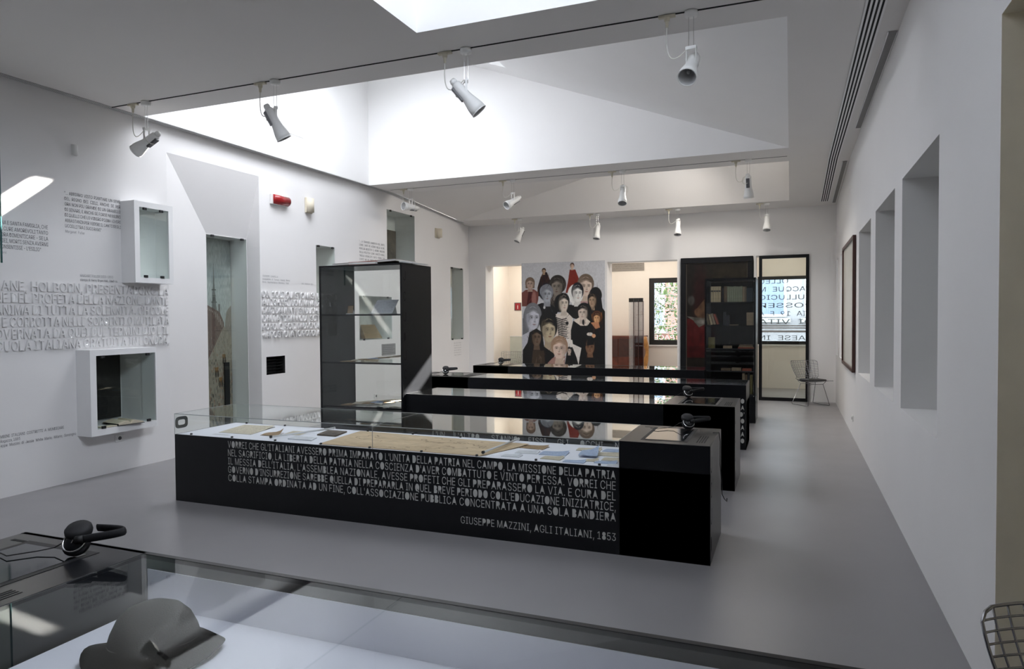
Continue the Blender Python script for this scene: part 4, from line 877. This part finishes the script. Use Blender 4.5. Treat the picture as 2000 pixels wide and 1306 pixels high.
# ------------------------------------------------------------------ spotlights on the ceiling tracks
def spotlight(label, x, y, drop, aim, side=-1, plug=.17, loop=True, group=None):
    z = zc(y) - .004; t = thing('track_spotlight', label, 'spotlight', (x, y, z), group)
    a = Vector(aim).normalized()
    MB().lathe([(0, 0), (.046, 0), (.048, -.012), (.044, -.036), (0, -.038)], (x, y, z), (0, 0, 1), 18).done('track_adapter', LAMP, t, True)
    px = x + side * plug
    MB().obox((px, y, z - .008), (.12, 0, 0), (0, .034, 0), (0, 0, .016)).lathe([(0, -.016), (.022, -.016), (.020, -.04), (.013, -.045), (.010, -.085), (0, -.087)], (px, y, z), (0, 0, 1), 10).done('power_plug', PLUG, t)
    zy = z - drop + .13
    for s in (-1, 1): MB().tube([(x + s * .017, y, z - .036), (x + s * .017, y, zy + .01)], .0022, 5).done('suspension_wire', SILVER, t)
    h = Vector((a.x, a.y, 0)); h = h.normalized() if h.length > .05 else Vector((0, -1, 0)); sd = Vector((-h.y, h.x, 0))
    piv = Vector((x, y, z - drop))
    yo = MB().obox((x, y, zy), sd * .075, h * .03, (0, 0, .022))
    for s in (-1, 1): yo.obox(piv + sd * s * .034 + Vector((0, 0, .065)), sd * .005, h * .018, (0, 0, .135))
    yo.done('yoke', LAMP, t)
    body = [(0, -.135), (.032, -.135), (.040, -.126), (.043, -.09), (.044, -.005), (.050, .035), (.061, .085), (.066, .115), (.067, .150), (.061, .150)]
    b_ = MB().lathe(body, piv, a, 24).done('lamp_body', LAMP, t, True)
    MB().lathe([(.061, .150), (.057, .118), (.035, .055), (0, .045)], piv, a, 24).done('reflector', mat('reflector_grey', (.50, .50, .50), .35), b_, True)
    MB().lathe([(0, .05), (.014, .052), (.016, .085), (.010, .10), (0, .104)], piv + h * .004, a, 10).done('bulb', mat('bulb_glass', (.5, .5, .5), .15), b_, True)
    MB().lathe([(.067, .148), (.069, .150), (.069, .157), (.063, .157), (.061, .150)], piv, a, 24).done('front_ring', LAMP, b_)
    up = sd.cross(a).normalized(); up = up if up.z > 0 else -up
    gb = MB().obox(piv - a * .055 - up * .040, a * .13, sd * .046, up * .030).done('gear_box', GREYB, t, bevel=.004)
    MB().lathe([(0, 0), (.028, 0), (.030, .02), (.022, .04), (0, .042)], piv - a * .135, -a, 16).done('rear_cap', LAMP, t, True)
    # supply cord: from the plug down in a loop to the yoke, then round the body to its rear
    P0 = Vector((px, y, z - .085)); P1 = Vector((px + side * .012, y - .005, z - drop + .12)); P2 = Vector((px + side * .0 - side * .03, y - .01, z - drop + .055)); P3 = Vector((x + side * .02, y, zy + .005))
    c_ = []
    for k in range(17):
        s = k / 16; q = [P0, P0.lerp(P1, .7), P1 + Vector((-side * .01, 0, -.05)), P2 + Vector((0, 0, -.05)), P3]
        pts = q[:]
        while len(pts) > 1: pts = [u.lerp(v, s) for u, v in zip(pts, pts[1:])]
        c_.append(pts[0])
    MB().tube(c_, .0042, 6).done('supply_cord', CORDW, t, True)
    if loop:
        c_ = []
        for k in range(15):
            s = k / 14; ang = PI * s
            c_.append(Vector((x, y, zy)).lerp(piv - a * .06 - up * .06, s) + sd * (.075 * math.sin(ang)) + Vector((0, 0, .025 * math.sin(ang * 2))))
        MB().tube(c_, .0038, 6).done('loop_cord', CORDW, t, True)
    return t
G1, G2, G3 = ('spotlights on the nearest track', 'spotlights on the middle track', 'spotlights before the far wall')
spotlight('track spotlight nearest the lettered wall, tilted sideways toward it', -5.94, 5.1, .40, (-.92, -.12, -.52), -1, .18, group=G1)
spotlight('track spotlight in front of the bright roof well wall, pointing down and away', -4.343, 5.1, .38, (.30, .35, -.85), -1, .17, group=G1)
spotlight('track spotlight above the middle of the nearest glass box, aimed steeply right', -2.428, 5.1, .38, (.62, .30, -.78), -1, .19, group=G1)
spotlight('large track spotlight facing the viewer with its open reflector, before the grey slope', -.661, 5.1, .385, (-.08, -.62, -.62), -1, .17, False, group=G1)
spotlight('track spotlight facing the viewer, right beside the high niche', -5.908, 10.22, .31, (-.38, -.92, .02), -1, .14, group=G2)
spotlight('track spotlight of the middle track leaning left with its cord bent in a V', -4.068, 10.22, .34, (-.42, -.75, -.50), -1, .17, False, group=G2)
spotlight('track spotlight of the middle track hanging steeply with two cord loops', -2.316, 10.22, .36, (.06, -.45, -.88), -1, .16, group=G2)
spotlight('track spotlight of the middle track pointing straight down, gear box in view', -.55, 10.22, .37, (.02, .35, -.93), -1, .165, group=G2)
spotlight('small spotlight before the far wall, above the left doorway', -5.107, 13.2, .33, (-.30, -.35, -.85), -1, .11, False, group=G3)
spotlight('small spotlight before the far wall, above the right edge of the portrait collage', -3.491, 13.2, .34, (-.06, -.30, -.92), -1, .15, False, group=G3)
spotlight('small spotlight before the far wall, above the right side of the wide doorway', -1.951, 13.2, .34, (.0, -.32, -.92), -1, .17, False, group=G3)
spotlight('small spotlight before the far wall, above the glazed door', -.397, 13.2, .34, (.0, -.34, -.92), -1, .12, False, group=G3)

# ------------------------------------------------------------------ headphones
def headphones(label, loc, rot, s=1.0, pose=0):
    t = thing('headphones', label, 'headphones', loc, 'headphones on the showcases'); M = Matrix.Rotation(rot, 3, 'Z')
    def T(v): return M @ (Vector(v) * s)
    L = Vector(loc)
    tilt = (.45, 0, .0)[0]
    ax1 = T((.10, -.75, .66)); ax2 = T((.05, -.35, .94))
    for nm, o, a in (('ear_cup', (0, -.012, .046), ax1), ('ear_cup', (-.006, .020, .070), ax2)):
        if nm and o[1] > 0:
            c_ = MB().lathe([(0, -.010 * s), (.040 * s, -.010 * s), (.044 * s, 0), (.043 * s, .016 * s), (.036 * s, .024 * s), (0, .024 * s)], L + T(o), a, 20).done('ear_cup', EARPAD, t, True)
        else:
            c_ = MB().lathe([(0, .010 * s), (.020 * s, .012 * s), (.030 * s, .006 * s), (.036 * s, 0), (.036 * s, -.008 * s), (0, -.008 * s)], L + T(o), a, 20).done('ear_cup', BLACK, t, True)
            MB().lathe([(.035 * s, .003 * s), (.0385 * s, .006 * s), (.041 * s, 0), (.037 * s, -.003 * s)], L + T(o), a, 24).done('silver_ring', SILVER, c_, True)
            MB().lathe([(0, -.006 * s), (.043 * s, -.006 * s), (.046 * s, -.016 * s), (.042 * s, -.030 * s), (0, -.030 * s)], L + T(o), a, 20).done('ear_pad', EARPAD, c_, True)
            MB().obox(L + T(o) + Vector(a) * .0125 * s, T((.003, 0, 0)), T((0, .016, .016)), Vector(a) * .001).done('logo_stroke', SILVER, c_)
    band = [T((.02 + .135 * math.sin(PI * k / 16), -.02 + .10 * (k / 16), .055 + .012 * math.sin(PI * k / 16) + .012 * k / 16)) + L for k in range(17)]
    MB().tube(band, .0095 * s, 8, flat=(.6, 1.5)).done('headband', EARPAD, t, True)
    MB().lathe([(0, -.014 * s), (.012 * s, -.012 * s), (.012 * s, .012 * s), (0, .014 * s)], L + T((.025, -.022, .058)), T((1, .2, .1)), 10).done('hinge', BLACKM, t, True)
    cd = [T((-.02, .01, .05)) + L, T((-.06, .03, .035)) + L, T((-.10, .02, .012)) + L, T((-.15, .0, .005)) + L, T((-.22, -.05, .004)) + L, T((-.27, -.02, .004)) + L]
    MB().tube(cd, .0022 * s, 6).done('cable', BLACKM, t, True)
headphones('headphones lying on the nearest showcase beside its screen', (-2.31, 1.665, .768), .30, 1.0)
headphones('headphones on the screen block of the quotation showcase', (-.68, 5.10, .768), .25, 1.0)
headphones('headphones on the screen block of the second showcase', (-.95, 7.10, .768), .35, 1.05)
headphones('headphones on the third showcase, right behind the tall black case', (-4.60, 8.90, .768), .2, 1.05)
headphones('headphones on the last showcase before the left doorway', (-4.62, 11.0, .768), .1, 1.05)
# cord hanging down the end of the quotation showcase
tag(MB().tube([(-.50, 5.0, .765), (-.462, 5.03, .764), (-.455, 5.05, .70), (-.452, 5.0, .55), (-.450, 5.10, .40), (-.452, 5.16, .30), (-.44, 5.19, .26), (-.42, 5.16, .25), (-.41, 5.05, .30)], .003, 6).done('hanging_cord', BLACKM, None, True, loc=(-.45, 5.1, .25)), 'thin black cord hanging down the end of the quotation showcase', 'cord')

# ------------------------------------------------------------------ hat under the nearest lid
def hat():
    cx, cy, z0 = -1.75, 1.495, .581
    t = thing('felt_hat', 'dark brown felt hat with curled brim lying under the nearest glass lid', 'hat', (cx, cy, z0)); q = MB()
    seg = 40; rings = []
    HC, HS = math.cos(.65), math.sin(.65)
    prof = [(1.0, .012, 1), (.97, .005, 1), (.84, .014, .8), (.72, .026, .4), (.66, .05, .1), (.61, .085, 0), (.52, .122, 0), (.38, .150, 0), (.19, .165, 0), (0.02, .167, 0)]
    for f, h, brim in prof:
        r_ = []
        for k in range(seg):
            a = 2 * PI * k / seg; rx, ry = .195, .150
            lift = brim * (.028 * math.cos(2 * a + .4) ** 2 - .0) * (1 if math.cos(a) < 0 else .5)
            ry2 = ry * (1 - .10 * brim * math.cos(2 * a))
            hx, hy = f * rx * math.cos(a), f * ry2 * math.sin(a)
            r_.append(q.bm.verts.new((cx + hx * HC - hy * HS, cy + hx * HS + hy * HC, z0 + h + lift)))
        rings.append(r_)
    for A, B in zip(rings, rings[1:]):
        for k in range(seg): q.bm.faces.new((A[k], A[(k + 1) % seg], B[(k + 1) % seg], B[k]))
    q.bm.faces.new(rings[-1])
    q.done('crown', FELT, t, True)
    q = MB(); r_ = [[(cx + f * (.195 * math.cos(t_) * HC - .150 * math.sin(t_) * HS), cy + f * (.195 * math.cos(t_) * HS + .150 * math.sin(t_) * HC), z0 + h) for t_ in [2 * PI * k / seg for k in range(seg)]] for f, h in ((.675, .030), (.65, .058))]
    for k in range(seg): q.poly([r_[0][k], r_[0][(k + 1) % seg], r_[1][(k + 1) % seg], r_[1][k]])
    q.done('hat_band', mat('hat_ribbon', (.035, .028, .024), .5), t, True)
hat()
# ------------------------------------------------------------------ wire chairs
def chair_shape(u, v):
    """u across -1..1, v along: 0 seat front .. 1 seat rear .. 2 back top"""
    if v <= 1:
        w = .265 - .055 * v; y = -.24 + .36 * v; z = .435 - .02 * math.sin(PI * v) - .012 * v + .035 * u * u * v
    else:
        k = v - 1; w = .21 + .062 * math.sin(k * PI * .5); y = .12 + .13 * k + .045 * math.sin(PI * k * .5); z = .423 + .035 * u * u + .335 * k - .02 * u * u * k
        y -= (.055 + .05 * k) * u * u
    return Vector((u * w, y, z))
def wire_chair(label, loc, rot):
    t = thing('wire_chair', label, 'chair', (0, 0, 0), 'wire chairs')
    W_ = .0036
    vs = [i / 10 for i in range(21)]
    edge = [chair_shape(-1, v) for v in vs if v <= 1.9] + [chair_shape(-.93, 1.97), chair_shape(-.82, 2)] + [chair_shape(u / 8, 2) for u in range(-6, 7)] + [chair_shape(.82, 2), chair_shape(.93, 1.97)] + [chair_shape(1, v) for v in vs[::-1] if v <= 1.9] + [chair_shape(u / 8, 0) for u in range(7, -8, -1)]
    MB().tube(edge, .0052, 6, closed=True).done('rim_wire', CHROME, t, True)
    for i in range(1, 10): MB().tube([chair_shape(-1 + i * .2, v) for v in vs], W_, 5).done('long_wire', CHROME, t, True)
    for i in range(1, 9): MB().tube([chair_shape(u / 8, i / 9) for u in range(-8, 9)], W_, 5).done('seat_wire', CHROME, t, True)
    for i in range(1, 11): MB().tube([chair_shape(u / 8, 1 + i / 11) for u in range(-8, 9)], W_, 5).done('back_wire', CHROME, t, True)
    q = MB(); n = 20
    pts = [(.205 * math.copysign(abs(math.cos(2 * PI * k / n)) ** .6, math.cos(2 * PI * k / n)), -.06 + .17 * math.copysign(abs(math.sin(2 * PI * k / n)) ** .6, math.sin(2 * PI * k / n))) for k in range(n)]
    q.prism(pts, .437, .455); q.done('seat_pad', RUBBER, t, bevel=.004)
    for s in (-1, 1):
        MB().tube([(s * .18, -.17, .425), (s * .15, -.13, .37), (s * .215, -.22, .012), (s * .22, -.20, .006), (s * .22, .20, .006), (s * .215, .22, .012), (s * .15, .07, .37), (s * .17, .12, .42)], .0055, 7).done('leg_frame', CHROME, t, True)
    for y, z in ((-.13, .37), (.07, .37)): MB().tube([(-.15, y, z), (.15, y, z)], .005, 6).done('cross_bar', CHROME, t, True)
    t.location = loc; t.rotation_euler = (0, 0, rot)
    return t
ch = wire_chair('chrome wire chair cut off by the frame, at the near opening of the window wall', (.80, 2.12, 0), .28)
for lb, l, r_ in (('chrome wire chair with black seat pad beside the glazed door', (.33, 13.22, 0), .62), ('chrome wire chair behind the last showcase, in the left doorway', (-6.0, 14.9, 0), .2)):
    o = copy_tree(ch); o['label'] = lb; o.location = l; o.rotation_euler = (0, 0, r_)

# ------------------------------------------------------------------ on the far and right walls
picture('portrait_collage', 'large wall panel printed with a collage of many old portraits of women', 'poster', M_COLL, [(-5.265, YF - .012, .55), (-3.468, YF - .012, .55), (-3.468, YF - .012, 2.70), (-5.265, YF - .012, 2.70)], .01, FRAMEW)
t = thing('oil_painting', 'very large dark oil painting in a black frame, behind the bookcase', 'painting', (-1.31, YF, .30))
q = MB(); px0, px1, pz0, pz1, fr = -1.965, -.645, .30, 2.68, .10
for a, b_, c, d in ((px0, px1, pz0, pz0 + fr), (px0, px1, pz1 - fr, pz1), (px0, px0 + fr, pz0 + fr, pz1 - fr), (px1 - fr, px1, pz0 + fr, pz1 - fr)): q.box(a, b_, YF - .07, YF - .004, c, d)
q.done('picture_frame', BLACK, t, bevel=.008)
q = MB()
for a, b_, c, d in ((px0 + fr, px1 - fr, pz0 + fr, pz0 + fr + .012), (px0 + fr, px1 - fr, pz1 - fr - .012, pz1 - fr), (px0 + fr, px0 + fr + .012, pz0 + fr, pz1 - fr), (px1 - fr - .012, px1 - fr, pz0 + fr, pz1 - fr)): q.box(a, b_, YF - .05, YF - .03, c, d)
q.done('inner_moulding', mat('worn_moulding', (.05, .040, .030), .45), t)
MB().poly([(px0 + fr, YF - .035, pz0 + fr), (px1 - fr, YF - .035, pz0 + fr), (px1 - fr, YF - .035, pz1 - fr), (px0 + fr, YF - .035, pz1 - fr)], UV4).done('canvas', M_DARK, t)
# glazed door
t = thing('door_1', 'glazed door with black frame beside the dark oil painting', 'door', (-.118, YF, 0))
q = MB(); d0, d1, dz = -.545, .31, 2.675
for a, b_, c, d in ((d0, d1, .0, .06), (d0, d1, dz - .06, dz), (d0, d0 + .055, .06, dz - .06), (d1 - .055, d1, .06, dz - .06)): q.box(a, b_, YF - .05, YF - .005, c, d)
q.done('door_frame', BLACK, t); MB().box(d0 + .055, d1 - .055, YF - .03, YF - .022, .06, dz - .06).done('glass', GLASSG, t)
q = MB()
for z in (1.26, 1.33, 1.37): q.box(d0 + .055, d1 - .055, YF - .034, YF - .031, z, z + (.035 if z < 1.3 else .02))
q.done('frosted_band', GREYVENT, t)
t = thing('framed_panel', 'tall pale panel in a thin dark red frame hung between the window niches', 'picture', (XR - .02, 10.6, .855))
q = MB(); y0, y1, z0, z1 = 9.62, 11.55, .855, 2.57
for a, b_, c, d in ((y0, y1, z0, z0 + .04), (y0, y1, z1 - .04, z1), (y0, y0 + .04, z0 + .04, z1 - .04), (y1 - .04, y1, z0 + .04, z1 - .04)): q.box(XR - .04, XR - .004, a, b_, c, d)
q.done('picture_frame', BROWNF, t); MB().box(XR - .02, XR - .006, y0 + .03, y1 - .03, z0 + .03, z1 - .03).done('pale_panel', mat('pale_print', (.72, .71, .64), .15, var=.03), t)

# ------------------------------------------------------------------ rooms seen through the doorways
t = thing('extinguisher_sign', 'small red fire extinguisher sign on the cream wall in the left doorway', 'sign', (-6.25, YO, 1.73))
MB().box(-6.345, -6.165, YO - .012, YO - .002, 1.73, 1.925).done('board', GREYB, t)
MB().box(-6.325, -6.185, YO - .014, YO - .012, 1.745, 1.91).done('red_field', mat('sign_red', (.35, .02, .03), .5), t)
MB().lathe([(.014, 0), (.014, .07), (.006, .085), (.006, .1), (0, .1)], (-6.255, YO - .017, 1.77), (0, 0, 1), 10, .6, .6).done('extinguisher_symbol', PWHITE, t)
t = thing('black_post', 'slim black post on a chrome base in the left doorway', 'post', (-6.38, 14.6, 0)); MB().box(-6.425, -6.335, 14.58, 14.65, .62, 1.093).done('post_body', BLACKM, t); MB().lathe([(.13, 0), (.13, .015), (.03, .03), (.025, .62)], (-6.38, 14.615, .001), (0, 0, 1), 16).done('chrome_base', CHROME, t, True)
t = thing('low_screen', 'pale low screen panel against the wall in the left doorway', 'panel', (-5.95, 15.6, 0)); MB().box(-6.3, -5.25, 15.58, 15.62, .05, 1.10).done('panel_sheet', mat('pale_green_panel', (.60, .63, .56), .3), t); MB().box(-6.3, -5.25, 15.57, 15.63, 0, .05).box(-6.3, -5.25, 15.575, 15.625, 1.10, 1.115).done('panel_rail', FRAMEW, t)
t = thing('table_stand', 'small dark pink object on a stand at the right of the left doorway', 'ornament', (-5.52, 14.9, 0)); MB().lathe([(.14, 0), (.14, .02), (.02, .04), (.02, .50)], (-5.52, 14.9, .001), (0, 0, 1), 14).done('stand_leg', BLACKM, t, True)
MB().lathe([(0, 0), (.10, .01), (.12, .05), (.07, .12), (.03, .16), (.0, .17)], (-5.52, 14.9, .50), (0, 0, 1), 14).done('ornament_body', mat('pink_glaze', (.30, .16, .16), .3), t, True); MB().tube([(-5.52, 14.9, .66), (-5.51, 14.9, .80), (-5.52, 14.9, .90)], [.02, .014, .006], 8).done('ornament_neck', BLACKM, t, True)
t = thing('mahogany_cabinet', 'low red-brown mahogany cabinet seen through the wide doorway', 'cabinet', (-3.55, 15.7, 0))
MB().box(-4.2, -3.06, 15.5, 15.95, .06, 1.10).done('carcase', MAHOG, t); MB().box(-4.22, -3.04, 15.48, 15.97, 1.10, 1.13).done('top', MAHOG, t); MB().box(-4.18, -3.08, 15.52, 15.93, 0, .06).done('plinth', BLACKM, t)
for i in range(2):
    d_ = MB().box(-4.17 + i * .56, -3.63 + i * .56, 15.48, 15.50, .10, .62).done('door', MAHOG, t); MB().lathe([(.012, 0), (.014, .02), (0, .022)], (-3.68 + i * .1, 15.48, .4), (0, -1, 0), 8).done('knob', GOLDW, d_)
    d_ = MB().box(-4.17 + i * .56, -3.63 + i * .56, 15.48, 15.50, .66, 1.06).done('drawer', BROWNF, t); MB().lathe([(.012, 0), (.014, .02), (0, .022)], (-3.9 + i * .56, 15.48, .86), (0, -1, 0), 8).done('knob', GOLDW, d_)
t = thing('glass_stele', 'three narrow glass columns with dark caps standing in the wide doorway', 'display', (-3.11, 15.02, 0))
for i, x in enumerate((-3.27, -3.165, -3.06)):
    MB().box(x, x + .095, 15.0, 15.04, .03, 1.88).done('glass_column', glass('mirror_glass_%d' % i, (.8, .8, .82), 2.2, 1.4), t); MB().box(x, x + .095, 14.995, 15.045, 1.88, 1.965).done('dark_cap', BLACKM, t); MB().box(x + .095, x + .105, 14.995, 15.045, .03, 1.9).done('joint', BROWNF, t)
MB().box(-3.29, -2.94, 14.98, 15.06, 0, .03).done('base', SILVER, t)
t = thing('gilt_drape', 'tall golden brown carved post beside the lettered window', 'post', (-2.97, 15.5, 0))
MB().tube([(-2.98 + .02 * math.sin(k * .9), 15.45, .08 + k * .08) for k in range(14)], [.045 + .012 * math.sin(k * 1.3) for k in range(14)], 8).done('carved_shaft', GOLDW, t, True); MB().lathe([(.08, 0), (.08, .04), (.05, .08)], (-2.98, 15.45, 0), (0, 0, 1), 12).done('foot', GOLDW, t)
picture('frieze_strip', 'dark strip of small pictures high on the wall in the wide doorway', 'picture', M_STRIP, [(-3.90, YO - .01, 2.62), (-3.13, YO - .01, 2.62), (-3.13, YO - .01, 2.80), (-3.90, YO - .01, 2.80)])

# ------------------------------------------------------------------ outside: lettered screens, hedge, buildings
SCR = mat('steel_letter_grey', (.07, .07, .075), .5); SCRP = mat('steel_letter_pale', (.80, .74, .72), .5)
def letter_screen(label, x0, x1, z0, z1, lines, m, bars):
    t = thing('letter_screen', label, 'lettering', ((x0 + x1) / 2, 16.55, z0)); n = len(lines); p = (z1 - z0) / n
    for i, l in enumerate(lines):
        if l: line(l, p * .58, x1 - x0 - .04, frame((x1 - .02, 16.55, z1 - (i + .78) * p), (-1, 0, 0), (0, 0, 1)), m, t, extrude=.006, xs=.8, res=1)
        if bars: MB().box(x0, x1, 16.545, 16.56, z1 - (i + 1) * p, z1 - (i + 1) * p + .018).done('rail', m, t)
    for x in (x0 - .02, x1): MB().box(x, x + .02, 16.54, 16.56, 0, z1 + .05).done('upright', m, t)
letter_screen('pale cut-out letters outside the window of the wide doorway', -3.02, -1.9, .98, 2.42, ["AVANTI IL", "DI CASA DI", "PENSIERO", "MAZZINI TA", "NEL DI OGNI", "MORI A MO", "PISA DELLA", "IL DI PACE"], SCRP, True)
letter_screen('grey mirrored letters outside the window behind the glazed door', -.68, .46, .98, 2.42, ["A   OLLEU", "NACQUE M", "CULLUCIO", "POSSER", "VIA 19 E A", "DI VITA", "", "PAESE IN"], SCR, False)
LEAF = mat('leaf_green', (.06, .10, .02), .6, var=.5, scale=3)
q = MB()
for i in range(1600):
    c = Vector((rng.uniform(-3.6, -1.5), rng.uniform(18.0, 18.9), rng.uniform(-.02, 2.6))); a = Vector(rng.normal(size=3)).normalized(); b_ = a.cross(Vector(rng.normal(size=3))).normalized(); s = rng.uniform(.04, .09)
    q.poly([c - a * s, c + b_ * s * .5, c + a * s, c - b_ * s * .5])
h_ = q.done('hedge_leaves', LEAF, loc=(-2.5, 18.4, 0)); h_['kind'] = 'stuff'; tag(h_, 'sunlit leafy hedge outside the window of the wide doorway', 'hedge')
BRICK = mat('facade_pink', (.34, .17, .13), .8, var=.2, scale=2); FAC = mat('facade_pale', (.24, .23, .24), .8, var=.06, scale=1)
def building(label, x0, x1, y, h, m, wins):
    t = thing('building', label, 'building', ((x0 + x1) / 2, y, 0)); MB().box(x0, x1, y, y + 6, 0, h).done('facade', m, t)
    for i, (a, b_, c, d) in enumerate(wins):
        w = MB().box(a - .08, b_ + .08, y - .05, y, c - .08, d + .08).done('window', FRAMEW, t); MB().box(a, b_, y - .06, y - .05, c, d).done('pane', mat('far_pane', (.16, .20, .27), .1), w)
        MB().box(a - .2, b_ + .2, y - .5, y, c - .25, c - .12).done('balcony', GREYVENT, t)
building('pink building outside behind the hedge', -9, -2.2, 26, 9, BRICK, [(-5.5, -4.4, 1.2, 3.0), (-3.6, -2.8, 1.2, 3.0), (-7.6, -6.6, 1.2, 3)])
building('pale building outside the window behind the glazed door', -1.6, 8, 24, 9, FAC, [(-.9, -.2, 1.6, 3.1), (.5, 1.3, 1.6, 3.1), (2.4, 3.2, 1.6, 3.1)])
struct(MB().poly([(-14, 16.3, -.05), (12, 16.3, -.05), (12, 32, -.05), (-14, 32, -.05)]).done('ground', mat('paving_outside', (.45, .43, .41), .9)))
